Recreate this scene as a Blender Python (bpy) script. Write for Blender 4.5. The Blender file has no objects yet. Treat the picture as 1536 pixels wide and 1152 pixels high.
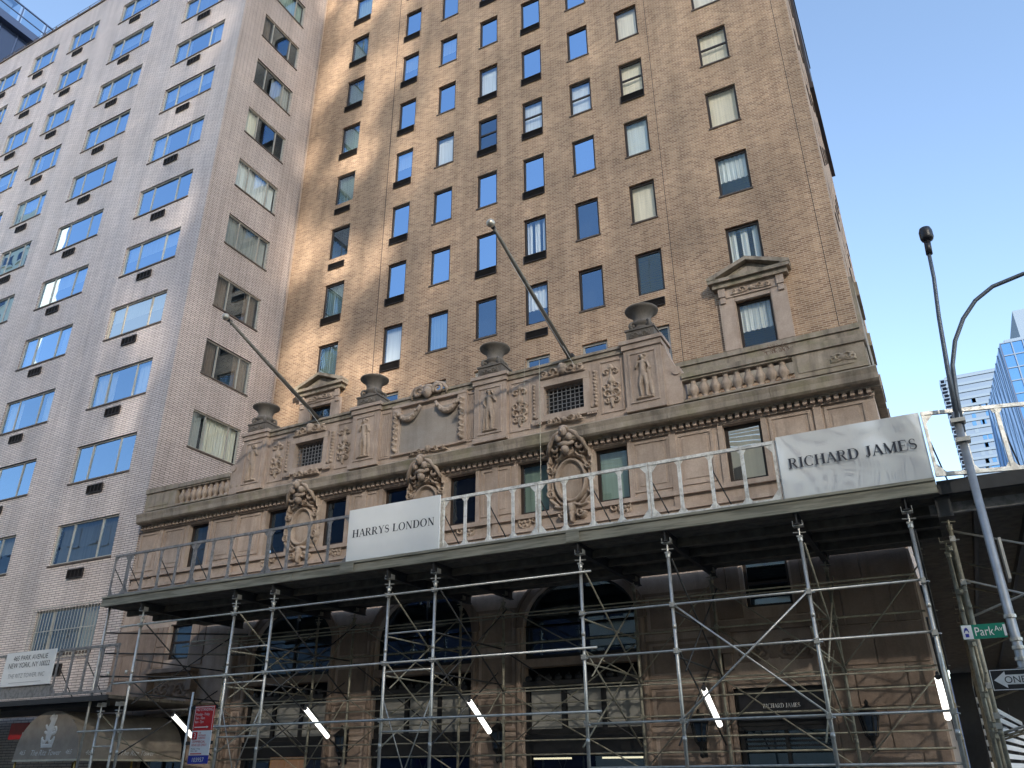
import bpy, math, random
import numpy as np
from mathutils import Matrix, Vector
random.seed(7)
R = math.radians
S = bpy.context.scene
COL = S.collection

# ------------------------------------------------------------------ camera
CAM_H = 1.6
yaw, pitch, roll = R(-27.57027), R(25.82398), R(-0.38947)
fwd = Vector((math.sin(yaw)*math.cos(pitch), math.cos(yaw)*math.cos(pitch), math.sin(pitch)))
rt0 = Vector((math.cos(yaw), -math.sin(yaw), 0))
up0 = rt0.cross(fwd)
rt = math.cos(roll)*rt0 + math.sin(roll)*up0
up = -math.sin(roll)*rt0 + math.cos(roll)*up0
cd = bpy.data.cameras.new('camera'); cam = bpy.data.objects.new('camera', cd); COL.objects.link(cam)
cd.sensor_width = 36; cd.lens = 36*1201.257/1536; cd.clip_end = 5000; cd.clip_start = .1
m = Matrix(((rt.x, up.x, -fwd.x, 0), (rt.y, up.y, -fwd.y, 0), (rt.z, up.z, -fwd.z, CAM_H), (0, 0, 0, 1)))
cam.matrix_world = m
S.camera = cam

# ------------------------------------------------------------------ sky, sun, exposure
OPEN = .155                                           # share of sun let through by the screen added across the avenue
SUN = Vector((.50, -.62, .36)).normalized()          # towards the sun: behind the camera's right shoulder
w = bpy.data.worlds.new('World'); S.world = w; w.use_nodes = True
nt = w.node_tree; bg = nt.nodes['Background']
sky = nt.nodes.new('ShaderNodeTexSky'); sky.sky_type = 'NISHITA'; sky.sun_disc = False
sky.sun_elevation = math.asin(SUN.z); sky.sun_rotation = math.atan2(SUN.x, SUN.y)
sky.altitude = 0; sky.air_density = 1.0; sky.dust_density = .4; sky.ozone_density = .7
nt.links.new(sky.outputs[0], bg.inputs[0]); bg.inputs[1].default_value = .122
sl = bpy.data.lights.new('sun', 'SUN'); sun = bpy.data.objects.new('sun', sl); COL.objects.link(sun)
sl.energy = 3.6; sl.angle = R(1.0); sl.color = (1, .92, .80)
sun.rotation_euler = SUN.to_track_quat('Z', 'Y').to_euler(); sun.location = (20, -30, 80)
S.view_settings.view_transform = 'Standard'; S.view_settings.look = 'None'
S.view_settings.gamma = 1; S.view_settings.use_curve_mapping = False
S.view_settings.exposure = 1.75
S.render.engine = 'CYCLES'
try:
    S.cycles.max_bounces = 8; S.cycles.transparent_max_bounces = 12; S.cycles.sample_clamp_indirect = 6
except Exception: pass

# ------------------------------------------------------------------ materials
MAT = {}
class NT:
    def __init__(s, name):
        s.m = bpy.data.materials.new(name); s.m.use_nodes = True; s.t = s.m.node_tree
        s.b = s.t.nodes['Principled BSDF']; s.out = s.t.nodes['Material Output']; MAT[name] = s.m
    def n(s, k, **kw):
        d = s.t.nodes.new('ShaderNode'+k)
        for a, v in kw.items(): setattr(d, a, v)
        return d
    def l(s, a, b): s.t.links.new(a, b)
    def pos(s, scale=(1, 1, 1)):
        g = s.n('NewGeometry'); mp = s.n('Mapping'); mp.inputs['Scale'].default_value = scale
        s.l(g.outputs['Position'], mp.inputs['Vector']); return mp.outputs[0]
    def noise(s, scale, detail=4, vec=None, rough=.6):
        d = s.n('TexNoise'); d.inputs['Scale'].default_value = scale; d.inputs['Detail'].default_value = detail
        d.inputs['Roughness'].default_value = rough
        s.l(vec if vec else s.pos(), d.inputs['Vector']); return d.outputs['Fac']
    def ramp(s, fac, stops):
        d = s.n('ValToRGB'); e = d.color_ramp.elements
        while len(e) < len(stops): e.new(.5)
        for x, (p, c) in zip(e, stops):
            x.position = p; x.color = (*c, 1) if len(c) == 3 else c
        s.l(fac, d.inputs[0]); return d.outputs[0]
    def mix(s, fac, a, b, kind='MIX'):
        d = s.n('MixRGB', blend_type=kind)
        for i, v in enumerate((fac, a, b)):
            if hasattr(v, 'is_output'): s.l(v, d.inputs[i])
            elif i == 0: d.inputs[0].default_value = v
            else: d.inputs[i].default_value = (*v, 1)
        return d.outputs[0]
    def bump(s, h, strength=.3, dist=.02):
        d = s.n('Bump'); d.inputs['Strength'].default_value = strength; d.inputs['Distance'].default_value = dist
        s.l(h, d.inputs['Height']); s.l(d.outputs[0], s.b.inputs['Normal']); return d.outputs[0]
    def set(s, col=None, rough=None, metal=None):
        if col is not None:
            if hasattr(col, 'is_output'): s.l(col, s.b.inputs['Base Color'])
            else: s.b.inputs['Base Color'].default_value = (*col, 1)
        if rough is not None: s.b.inputs['Roughness'].default_value = rough
        if metal is not None: s.b.inputs['Metallic'].default_value = metal
        return s

def uv_wall(t):            # u runs along either wall direction, v up
    g = t.n('NewGeometry'); sp = t.n('SeparateXYZ'); t.l(g.outputs['Position'], sp.inputs[0])
    a = t.n('Math', operation='ADD'); t.l(sp.outputs[0], a.inputs[0]); t.l(sp.outputs[1], a.inputs[1])
    c = t.n('CombineXYZ'); t.l(a.outputs[0], c.inputs[0]); t.l(sp.outputs[2], c.inputs[1]); return c.outputs[0]

def brick(name, c1, c2, mortar, bw, bh, ms, patch, bias=0., smooth=.1, rough=.8, bumpd=.006):
    t = NT(name); v = uv_wall(t)
    b = t.n('TexBrick'); t.l(v, b.inputs['Vector'])
    b.inputs['Scale'].default_value = 1; b.inputs['Brick Width'].default_value = bw; b.inputs['Row Height'].default_value = bh
    b.inputs['Mortar Size'].default_value = ms; b.inputs['Mortar Smooth'].default_value = smooth; b.inputs['Bias'].default_value = bias
    b.inputs['Color1'].default_value = (*c1, 1); b.inputs['Color2'].default_value = (*c2, 1); b.inputs['Mortar'].default_value = (*mortar, 1)
    n1 = t.noise(.35, 5); n2 = t.noise(1., 4, t.pos((2.2, 2.2, .18)))
    c = t.mix(1., b.outputs[0], t.ramp(n1, [(.3, (patch, patch, patch)), (.7, (1.12, 1.1, 1.08))]), 'MULTIPLY')
    c = t.mix(1., c, t.ramp(n2, [(.33, (.84, .83, .82)), (.6, (1.05, 1.05, 1.05))]), 'MULTIPLY')
    t.set(c, rough)
    inv = t.n('Math', operation='SUBTRACT'); inv.inputs[0].default_value = 1; t.l(b.outputs['Fac'], inv.inputs[1])
    t.bump(inv.outputs[0], .8, bumpd)
    return t
brick('brown_brick', (.25, .14, .083), (.485, .315, .195), (.54, .43, .32), .25, .076, .012, .72)
brick('white_brick', (.60, .515, .475), (.70, .61, .565), (.18, .145, .135), .42, .0875, .013, .88, rough=.35, bumpd=.01)

def stone(name, a, b, dark, stain=.5, moss=None):
    t = NT(name)
    n = t.noise(2.2, 8); c = t.ramp(n, [(.3, a), (.7, b)])
    st = t.noise(1.1, 6, t.pos((3.2, 3.2, .35))); f = t.ramp(st, [(.48, (0, 0, 0)), (.75, (stain,)*3)])
    c = t.mix(f, c, dark)
    if moss:
        mz = t.noise(1.7, 7); c = t.mix(t.ramp(mz, [(.50, (0, 0, 0)), (.68, (.55,)*3)]), c, moss)
    fine = t.noise(28, 5); c = t.mix(1., c, t.ramp(fine, [(.25, (.86,)*3), (.75, (1.1,)*3)]), 'MULTIPLY')
    t.set(c, .85); t.bump(fine, .25, .012)
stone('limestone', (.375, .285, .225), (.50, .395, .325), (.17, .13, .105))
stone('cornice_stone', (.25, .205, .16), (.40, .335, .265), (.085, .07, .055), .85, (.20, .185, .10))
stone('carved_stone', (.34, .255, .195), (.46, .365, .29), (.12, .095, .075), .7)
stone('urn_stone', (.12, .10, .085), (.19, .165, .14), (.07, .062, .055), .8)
stone('brown_stone', (.215, .155, .12), (.31, .235, .185), (.13, .09, .065), .6)
stone('plaque_stone', (.30, .255, .215), (.37, .325, .285), (.2, .17, .14), .5)
stone('concrete', (.3, .29, .27), (.4, .38, .36), (.2, .19, .18), .4)
stone('asphalt', (.04, .04, .042), (.06, .06, .06), (.03, .03, .03), .4)
stone('pale_render', (.84, .72, .53), (.88, .78, .60), (.74, .62, .44), .4)
stone('tan_render', (.50, .42, .33), (.58, .5, .4), (.4, .33, .26), .4)

def plain(name, col, rough=.6, metal=0., var=.12, scale=6., bump=0.):
    t = NT(name); n = t.noise(scale, 5)
    c = t.mix(1., col, t.ramp(n, [(.3, (1-var,)*3), (.7, (1+var,)*3)]), 'MULTIPLY')
    t.set(c, rough, metal)
    if bump: t.bump(n, bump, .01)
    return t
plain('dark_frame', (.026, .017, .013), .5)
plain('black_iron', (.012, .012, .013), .5)
plain('grey_frame', (.42, .39, .34), .45, .2)
plain('sill', (.10, .075, .06), .7)
plain('grille', (.012, .009, .008), .8)
plain('backing', (.016, .018, .022), .9)
plain('roof_felt', (.08, .08, .08), .9)
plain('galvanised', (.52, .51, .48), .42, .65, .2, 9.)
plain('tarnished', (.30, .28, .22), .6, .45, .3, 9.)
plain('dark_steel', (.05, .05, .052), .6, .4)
plain('plank', (.12, .105, .085), .85, 0, .35, 5.)
plain('lamp_pole', (.36, .37, .38), .45, .6, .15, 5.)
plain('pole_dark', (.10, .12, .15), .5, .4)
plain('flag_pole', (.17, .155, .13), .5, .2, .25, 4.)
plain('ball_metal', (.55, .5, .42), .35, .6)
plain('sign_white', (.76, .77, .76), .35, 0, .03, 2.)
plain('sign_dark', (.03, .03, .04), .5)
plain('sign_green', (0, .19, .125), .4, 0, .05)
plain('sign_pale', (.72, .74, .76), .4, 0, .05)
plain('sign_black', (.015, .015, .02), .4)
plain('sign_red', (.55, .015, .02), .4)
plain('sign_blue', (.02, .035, .32), .4)
plain('lettering_ink', (.025, .03, .045), .5)
plain('lettering_grey', (.28, .29, .31), .5)
plain('lettering_white', (.75, .75, .74), .5)
plain('awning_cloth', (.36, .31, .26), .75, 0, .18, 3., .2)
plain('awning_trim', (.6, .56, .45), .6)
plain('brass', (.6, .4, .12), .35, .8)
plain('transom', (.32, .31, .28), .6, 0, .15, 2.)
plain('wood_warm', (.45, .2, .07), .5)
plain('navy_glass', (.02, .03, .045), .15)
plain('dry_twig', (.16, .09, .06), .9)

def worn(name, base, wear, rust, st=(1, 1, 1)):
    t = NT(name); n = t.noise(9, 8, t.pos(st)); n2 = t.noise(3.5, 6, t.pos(st))
    c = t.mix(t.ramp(n, [(.45, (0, 0, 0)), (.6, (1, 1, 1))]), base, wear)
    c = t.mix(t.ramp(n2, [(.6, (0, 0, 0)), (.72, (.7,)*3)]), c, rust); t.set(c, .5, .25); t.bump(n, .15, .005)
worn('worn_white', (.78, .77, .73), (.55, .53, .49), (.19, .15, .11))
worn('worn_grey', (.27, .26, .26), (.17, .17, .17), (.34, .32, .28))
worn('fascia_board', (.31, .295, .235), (.19, .18, .14), (.44, .42, .35), (.12, 1, 1.6))

t = NT('reflective_sheet'); t.set((.86, .87, .88), .07, .42)
t.b.inputs['Coat Weight'].default_value = .5
wv = t.n('TexWave', wave_type='BANDS'); wv.inputs['Scale'].default_value = .35; wv.inputs['Distortion'].default_value = 9; wv.inputs['Detail'].default_value = 0
t.l(t.pos((1, 1, .6)), wv.inputs['Vector']); t.bump(wv.outputs['Fac'], .8, .07)

def glass(name, refl=.5, tint=(.6, .65, .65), gcol=(.52, .74, 1.), wav=.12, nscale=1.1, edge=.45):
    t = NT(name); t.t.nodes.remove(t.b)
    tr = t.n('BsdfTransparent'); tr.inputs[0].default_value = (*tint, 1)
    gl = t.n('BsdfGlossy'); gl.inputs['Color'].default_value = (*gcol, 1); gl.inputs['Roughness'].default_value = .012
    b = t.n('Bump'); b.inputs['Strength'].default_value = wav; b.inputs['Distance'].default_value = .016
    t.l(t.noise(nscale, 0), b.inputs['Height']); t.l(b.outputs[0], gl.inputs['Normal'])
    lw = t.n('LayerWeight'); lw.inputs[0].default_value = .35
    ma = t.n('Math', operation='MULTIPLY_ADD', use_clamp=True); t.l(lw.outputs['Facing'], ma.inputs[0])
    ma.inputs[1].default_value = edge; ma.inputs[2].default_value = refl
    mx = t.n('MixShader'); t.l(ma.outputs[0], mx.inputs[0]); t.l(tr.outputs[0], mx.inputs[1]); t.l(gl.outputs[0], mx.inputs[2])
    t.l(mx.outputs[0], t.out.inputs[0])
glass('glass_sky', .50)
glass('glass_soft', .30)
glass('glass_clear', .10, (.92, .95, .93))
glass('glass_cream', .10, (.95, .95, .93), (.95, .9, .8), .15, 1., .2)
glass('glass_wavy', .55, gcol=(.97, .93, .85), wav=.25, nscale=1.3)
glass('glass_mid', .14, (.8, .85, .82))
glass('glass_dark', .12, (.35, .38, .4))

def cloth(name, col):
    t = NT(name); n = t.noise(1., 3, t.pos((14, 14, .4)))
    t.set(t.mix(1., col, t.ramp(n, [(.3, (.82,)*3), (.7, (1.08,)*3)]), 'MULTIPLY'), .9)
cloth('curtain_cream', (.88, .81, .67)); cloth('curtain_white', (.86, .86, .84)); cloth('curtain_green', (.42, .52, .45))
cloth('curtain_grey', (.42, .42, .40)); cloth('curtain_brown', (.22, .15, .11)); cloth('curtain_dark', (.05, .05, .055))
def emit(name, col, s):
    t = NT(name); t.set((.8, .8, .8), .4); t.b.inputs['Emission Color'].default_value = (*col, 1); t.b.inputs['Emission Strength'].default_value = s
emit('tube_glow', (1, .98, .9), 1.1); emit('shop_glow', (1, .45, .16), .12); emit('ceiling_glow', (1, .85, .55), .9)

t = NT('far_glass'); v = uv_wall(t)
t.set((.04, .13, .3), .15, .2); n = t.noise(.05, 3); t.set(t.mix(n, (.03, .11, .28), (.07, .18, .36)))
t = NT('far_slab'); t.set((.10, .15, .22), .7)
t = NT('far_wall'); t.set((.08, .125, .20), .4)
t = NT('far_dark'); t.set((.03, .045, .09), .3)
t = NT('night_glass'); t.set((.02, .03, .06), .15)

# ------------------------------------------------------------------ mesh helpers
class MB:
    def __init__(s): s.v = []; s.f = []
    def poly(s, *p):
        i = len(s.v); s.v += [tuple(q) for q in p]; s.f.append(tuple(range(i, i+len(p)))); return s
    def box(s, x0, x1, y0, y1, z0, z1):
        i = len(s.v)
        s.v += [(x0, y0, z0), (x1, y0, z0), (x1, y1, z0), (x0, y1, z0), (x0, y0, z1), (x1, y0, z1), (x1, y1, z1), (x0, y1, z1)]
        s.f += [tuple(i+k for k in q) for q in ((3, 2, 1, 0), (4, 5, 6, 7), (0, 1, 5, 4), (1, 2, 6, 5), (2, 3, 7, 6), (3, 0, 4, 7))]; return s
    def tube(s, pts, r, n=8, cap=True):
        pts = [Vector(p) for p in pts]; rr = r if isinstance(r, (list, tuple)) else [r]*len(pts)
        base = len(s.v); ref = None
        for k, p in enumerate(pts):
            d = (pts[min(k+1, len(pts)-1)] - pts[max(k-1, 0)]).normalized()
            if ref is None: ref = Vector((0, 0, 1)) if abs(d.z) < .9 else Vector((0, 1, 0))
            a = d.cross(ref).normalized(); b = a.cross(d).normalized(); ref = b
            for j in range(n):
                t = 2*math.pi*j/n; s.v.append(tuple(p + rr[k]*(math.cos(t)*a + math.sin(t)*b)))
        for k in range(len(pts)-1):
            for j in range(n):
                i = base+k*n; s.f.append((i+j, i+(j+1) % n, i+n+(j+1) % n, i+n+j))
        if cap:
            s.f.append(tuple(base+j for j in range(n))[::-1]); s.f.append(tuple(base+(len(pts)-1)*n+j for j in range(n)))
        return s
    def lathe(s, prof, c=(0, 0, 0), n=20):
        base = len(s.v)
        for r, z in prof:
            for j in range(n):
                t = 2*math.pi*j/n; s.v.append((c[0]+r*math.cos(t), c[1]+r*math.sin(t), c[2]+z))
        for k in range(len(prof)-1):
            for j in range(n):
                i = base+k*n; s.f.append((i+j, i+(j+1) % n, i+n+(j+1) % n, i+n+j))
        s.f.append(tuple(base+j for j in range(n))[::-1]); s.f.append(tuple(base+(len(prof)-1)*n+j for j in range(n))); return s
    def ball(s, c, r, n=10, k=7):
        r = r if isinstance(r, (tuple, list)) else (r, r, r); base = len(s.v)
        for a in range(k+1):
            ph = math.pi*(a/k-.5)*.999
            for j in range(n):
                t = 2*math.pi*j/n
                s.v.append((c[0]+r[0]*math.cos(ph)*math.cos(t), c[1]+r[1]*math.cos(ph)*math.sin(t), c[2]+r[2]*math.sin(ph)))
        for a in range(k):
            for j in range(n):
                i = base+a*n; s.f.append((i+j, i+(j+1) % n, i+n+(j+1) % n, i+n+j))
        return s
    def prism(s, poly, y0, y1):          # poly in (x, z), extruded along y
        i = len(s.v); n = len(poly)
        s.v += [(x, y0, z) for x, z in poly] + [(x, y1, z) for x, z in poly]
        s.f.append(tuple(range(i, i+n))); s.f.append(tuple(range(i+2*n-1, i+n-1, -1)))
        for k in range(n): s.f.append((i+k, i+n+k, i+n+(k+1) % n, i+(k+1) % n))
        return s
    def prism_x(s, poly, x0, x1):        # poly in (y, z), extruded along x
        i = len(s.v); n = len(poly)
        s.v += [(x0, y, z) for y, z in poly] + [(x1, y, z) for y, z in poly]
        s.f.append(tuple(range(i, i+n))); s.f.append(tuple(range(i+2*n-1, i+n-1, -1)))
        for k in range(n): s.f.append((i+k, i+n+k, i+n+(k+1) % n, i+(k+1) % n))
        return s
    def mesh(s, name, mat, smooth=False):
        me = bpy.data.meshes.new(name); me.from_pydata(s.v, [], s.f); me.materials.append(MAT[mat])
        if smooth: me.polygons.foreach_set('use_smooth', [True]*len(me.polygons))
        me.update(); return me
    def build(s, name, mat, parent=None, smooth=False, loc=(0, 0, 0), rz=0): return ob(name, s.mesh(name, mat, smooth), parent, loc, rz)

def ob(name, me, parent=None, loc=(0, 0, 0), rz=0):
    o = bpy.data.objects.new(name, me); COL.objects.link(o); o.location = loc
    if rz: o.rotation_euler = (0, 0, rz)
    if parent: o.parent = parent
    return o
def tag(o, label=None, cat=None, group=None, kind=None):
    for k, v in (('label', label), ('category', cat), ('group', group), ('kind', kind)):
        if v: o[k] = v
    return o
def thing(name, label, cat, group=None, loc=(0, 0, 0)):
    o = bpy.data.objects.new(name, None); COL.objects.link(o); o.location = loc; o.empty_display_size = .3
    return tag(o, label, cat, group)
CACHE = {}
def cached(key, fn):
    if key not in CACHE: CACHE[key] = fn()
    return CACHE[key]

def holed_wall(x0, x1, z0, z1, holes, y, reveal, mb=None, side=False):
    """a wall sheet with rectangular openings and their reveals; side=True lays it along Y at x=y facing +X"""
    mb = mb or MB()
    P = (lambda u, d, z: (y-d, u, z)) if side else (lambda u, d, z: (u, y+d, z))
    xs = sorted({x0, x1, *[h[0] for h in holes], *[h[1] for h in holes]}); zs = sorted({z0, z1, *[h[2] for h in holes], *[h[3] for h in holes]})
    xs = [x for x in xs if x0 <= x <= x1]; zs = [z for z in zs if z0 <= z <= z1]
    for a, b in zip(xs, xs[1:]):
        run = None
        for c, d in zip(zs, zs[1:]):
            mx, mz = (a+b)/2, (c+d)/2
            hit = any(h[0] < mx < h[1] and h[2] < mz < h[3] for h in holes)
            if hit:
                if run: mb.poly(P(a, 0, run[0]), P(b, 0, run[0]), P(b, 0, run[1]), P(a, 0, run[1])); run = None
            else: run = (run[0] if run else c, d)
        if run: mb.poly(P(a, 0, run[0]), P(b, 0, run[0]), P(b, 0, run[1]), P(a, 0, run[1]))
    for h in holes:
        a, b, c, d = h[:4]; r = reveal
        mb.poly(P(a, 0, c), P(a, r, c), P(a, r, d), P(a, 0, d)); mb.poly(P(b, 0, c), P(b, 0, d), P(b, r, d), P(b, r, c))
        mb.poly(P(a, 0, c), P(b, 0, c), P(b, r, c), P(a, r, c)); mb.poly(P(a, 0, d), P(a, r, d), P(b, r, d), P(b, 0, d))
    return mb

# ------------------------------------------------------------------ windows (local frame: x across, y inwards, z up; origin at sill centre)
def frame_mesh(wd, h, t, depth, mulls=(), rails=(), mat='dark_frame', y0=.0):
    def f():
        b = MB(); a = wd/2
        b.box(-a, -a+t, y0, y0+depth, 0, h); b.box(a-t, a, y0, y0+depth, 0, h)
        b.box(-a+t, a-t, y0, y0+depth, h-t, h); b.box(-a+t, a-t, y0, y0+depth, 0, t)
        for x in mulls: b.box(x-t*.4, x+t*.4, y0+.004, y0+depth-.004, t, h-t)
        for z in rails: b.box(-a+t, a-t, y0+.006, y0+depth-.006, z-t*.45, z+t*.45)
        return b.mesh('frame', mat)
    return cached(('frame', wd, h, t, depth, mulls, rails, mat), f)
def curtain_mesh(x0, x1, z0, z1, mat, folds=True):
    def f():
        b = MB(); n = max(6, int((x1-x0)/.035)) if folds else 2
        xs = [x0+(x1-x0)*i/n for i in range(n+1)]
        ys = [.025*math.sin(i*1.3)+.012*math.sin(i*3.1+x0) if folds else 0 for i in range(n+1)]
        for i in range(n): b.poly((xs[i], ys[i], z0), (xs[i+1], ys[i+1], z0), (xs[i+1], ys[i+1], z1), (xs[i], ys[i], z1))
        return b.mesh('curtain', mat, folds)
    return cached(('curt', round(x0, 3), round(x1, 3), round(z0, 3), round(z1, 3), mat, folds), f)
def add_window(parent, loc, rz, wd, h, t=.07, fmat='dark_frame', mulls=(), rails=(), glassm='glass_sky', curtain=None, sill='sill', rec=.08, grille=None, tilt=.35, depth=.07):
    """curtain: list of (x0frac, x1frac, z0frac, z1frac, material, folded)"""
    c, s = math.cos(rz), math.sin(rz)
    o = ob('window', frame_mesh(wd, h, t, depth, mulls, rails, fmat), parent, (loc[0]-s*rec, loc[1]+c*rec, loc[2]), rz)
    xs = [-wd/2+t*.6, *mulls, wd/2-t*.6]; zs = [t*.6, *rails, h-t*.6]
    for a, b in zip(xs, xs[1:]):
        for z0, z1 in zip(zs, zs[1:]):
            me = cached(('pane', round(b-a, 4), round(z1-z0, 4), glassm), lambda: MB().poly((-(b-a)/2, 0, -(z1-z0)/2), ((b-a)/2, 0, -(z1-z0)/2), ((b-a)/2, 0, (z1-z0)/2), (-(b-a)/2, 0, (z1-z0)/2)).mesh('pane', glassm))
            p = ob('pane', me, o, ((a+b)/2, depth*.55, (z0+z1)/2))
            p.rotation_euler = (R(random.uniform(-tilt, tilt)), 0, R(random.uniform(-tilt, tilt)))
    for cu in (curtain or ()):
        me = curtain_mesh(-wd/2+wd*cu[0], -wd/2+wd*cu[1], h*cu[2]+.01, h*cu[3]-.01, cu[4], cu[5]); ob('curtain' if cu[5] else 'blind_or_reflection', me, o, (0, depth+.12, 0))
    if sill: ob('sill', cached(('sill', wd, sill, rec), lambda: MB().box(-wd/2-.03, wd/2+.03, -rec-.04, .0, -.07, -.004).mesh('sill', sill)), o)
    return o
def add_grille(parent, loc, rz, wd, h, bars=3, framed=None):
    def f():
        b = MB(); b.box(-wd/2, wd/2, .03, .05, 0, h)
        n = max(3, int(h/.05))
        for i in range(n): b.box(-wd/2+.02, wd/2-.02, .004, .028, h*(i+.25)/n, h*(i+.5)/n)
        return b.mesh('vent_grille', 'grille')
    g = ob('vent_grille', cached(('gr', wd, h), f), parent, loc, rz)
    def fr():
        b = MB(); tt = .022; b.box(-wd/2-tt, -wd/2, -.014, .03, -tt, h+tt); b.box(wd/2, wd/2+tt, -.014, .03, -tt, h+tt)
        b.box(-wd/2, wd/2, -.014, .03, h, h+tt); b.box(-wd/2, wd/2, -.014, .03, -tt, 0)
        for i in range(1, bars+1): b.box(-wd/2+wd*i/(bars+1)-.012, -wd/2+wd*i/(bars+1)+.012, -.01, .003, 0, h)
        return b.mesh('grille_frame', framed or 'dark_frame')
    ob('grille_frame', cached(('grf', wd, h, bars, framed), fr), g)
    return g

# ------------------------------------------------------------------ ground
def struct(name, mb, mat): return tag(mb.build(name, mat), kind='structure')
struct('ground', MB().poly((-900, -900, -.02), (900, -900, -.02), (900, 900, -.02), (-900, 900, -.02)), 'asphalt')
struct('road', MB().poly((-300, -14, 0), (300, -14, 0), (300, 14.2, 0), (-300, 14.2, 0)), 'asphalt')
struct('pavement', MB().box(-300, 1.9, 14.2, 60, -.01, .15), 'concrete')
struct('far_pavement', MB().box(-300, 300, -20, -14, -.01, .15), 'concrete')

# ------------------------------------------------------------------ white brick apartment building
WX, WY = -25.25, 19.0
white = thing('apartment_building', 'white brick apartment building with wide three pane windows and small vents', 'building', loc=(0, 0, 0))
WROWS = [7.12+3.31*k for k in range(12)]      # window heads
WCOLS = [(-30.14, -26.57), (-36.25, -32.75), (-40.97, -38.40), (-44.75, -42.25), (-48.5, -46.1), (-52.2, -49.8), (-56.0, -53.6)]
holes = []
for z in WROWS:
    for a, b in WCOLS: holes.append((a, b, z-1.6, z))
gh = [((a+b)/2+.05*(b-a)-.45, (a+b)/2+.05*(b-a)+.45) for a, b in WCOLS]
mb = holed_wall(-58, WX, 0, 45.27, holes, WY, .16)
SIDE_W = (20.37, 23.0)
SROWS = [z for z in WROWS[2:]]
shol = [(SIDE_W[0], SIDE_W[1], z-1.62, z) for z in [14.99+3.29*k-.0 for k in range(10)]]
holed_wall(19.0, 25.2, 0, 45.27, shol, WX, .16, mb, True)
mb.poly((-58, 19, 45.27), (WX, 19, 45.27), (WX, 40, 45.27), (-58, 40, 45.27)); mb.poly((-58, 19, 0), (-58, 40, 0), (-58, 40, 45.27), (-58, 19, 45.27))
mb.build('wall', 'white_brick', white)
b = MB(); b.poly((-57.9, WY+.75, 0), (WX-.75, WY+.75, 0), (WX-.75, WY+.75, 45), (-57.9, WY+.75, 45)); b.poly((WX-.75, WY+.75, 0), (WX-.75, 25, 0), (WX-.75, 25, 45), (WX-.75, WY+.75, 45))
b.build('dark_room_sheet', 'backing', white)  # dark sheet stands in for the shade of the rooms
b = MB(); b.box(-58, WX+.03, 18.94, 19.25, 45.272, 45.42); x = -57.8
while x < WX: b.box(x, x+.04, 19.02, 19.06, 45.42, 45.8); x += 1.1
b.box(-58, WX, 19.03, 19.05, 45.8, 45.83); b.build('parapet_coping', 'sill', white)
rnd = random.Random(3)
def white_curtain(r, opts):
    k = r.choice(opts)
    if k == 0: return None
    if k == 1: return [(.02, .28, 0, 1, 'curtain_white', True), (.75, .98, 0, 1, 'curtain_white', True)]
    if k == 2: return [(.02, .98, 0, 1, 'curtain_cream', True)]
    if k == 3: return [(.02, .98, .55, 1, 'curtain_white', False)]
    if k == 4: return [(.02, .98, 0, 1, 'curtain_grey', True)]
for ci, (a, bb) in enumerate(WCOLS[:6]):
    for ri, z in enumerate(WROWS):
        wd = bb-a; q = .27 if ci < 2 else .25
        if ci == 0 and ri == 0: cu = [(.7, .98, 0, 1, 'curtain_cream', True)]
        elif ci == 0 and ri == 1: cu = [(.02, .98, 0, 1, 'curtain_grey', False)]
        elif ci == 0 and ri == 3: cu = [(.02, .35, 0, 1, 'curtain_cream', True), (.72, .98, 0, 1, 'curtain_white', True)]
        else: cu = white_curtain(rnd, [0, 0, 1, 1, 3, 4])
        gm = 'glass_sky' if ri > 3 or ci > 1 else 'glass_soft'
        if ci == 0 and ri == 4: gm = 'glass_wavy'
        add_window(white, ((a+bb)/2, WY, z-1.6), 0, wd, 1.6, .065, 'grey_frame', (round(-wd*(.5-q), 3), round(wd*(.5-q), 3)), (), gm, cu, 'sill', .07, tilt=.7)
        gx = (a+bb)/2-.05*wd if ci else -28.35
        if not (ci == 0 and ri == 0): add_grille(white, (gx, WY-.056, z-1.6-.62), 0, .86, .30, 3)
        else: add_grille(white, (gx, WY-.056, z-2.35), 0, .86, .34, 3)
for k, h in enumerate(shol):
    cu = [None, [(.02, .98, 0, 1, 'curtain_white', True)], [(.02, .3, 0, 1, 'curtain_brown', True), (.7, .98, 0, 1, 'curtain_brown', True)], [(.02, .98, 0, 1, 'curtain_grey', True)],
          [(.02, .98, 0, 1, 'curtain_white', True)], [(.05, .3, 0, 1, 'curtain_cream', True)], [(.5, .98, 0, 1, 'curtain_grey', True)], [(.02, .25, 0, 1, 'curtain_brown', True)], [(.3, .98, 0, 1, 'curtain_green', True)], None][k]
    if k == 0: cu = [(.02, .25, 0, 1, 'curtain_grey', True), (.3, .98, 0, 1, 'curtain_cream', True)]
    if k == 1: cu = [(.02, .3, 0, 1, 'curtain_brown', True), (.68, .98, 0, 1, 'curtain_brown', True)]
    wd = h[1]-h[0]
    add_window(white, (WX, (h[0]+h[1])/2, h[2]), R(90), wd, h[3]-h[2], .065, 'grey_frame', (round(-wd*.22, 3), round(wd*.26, 3)), (), 'glass_clear', cu, 'sill', .07)
# security bars over the lowest window by the corner
b = MB()
for i in range(22): b.box(-30.16+i*.17, -30.145+i*.17, 18.90, 18.92, 5.3, 7.2)
for z in (5.35, 6.3, 7.15): b.box(-30.2, -26.5, 18.885, 18.897, z, z+.03)
b.build('window_bars', 'grey_frame', white)

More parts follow.
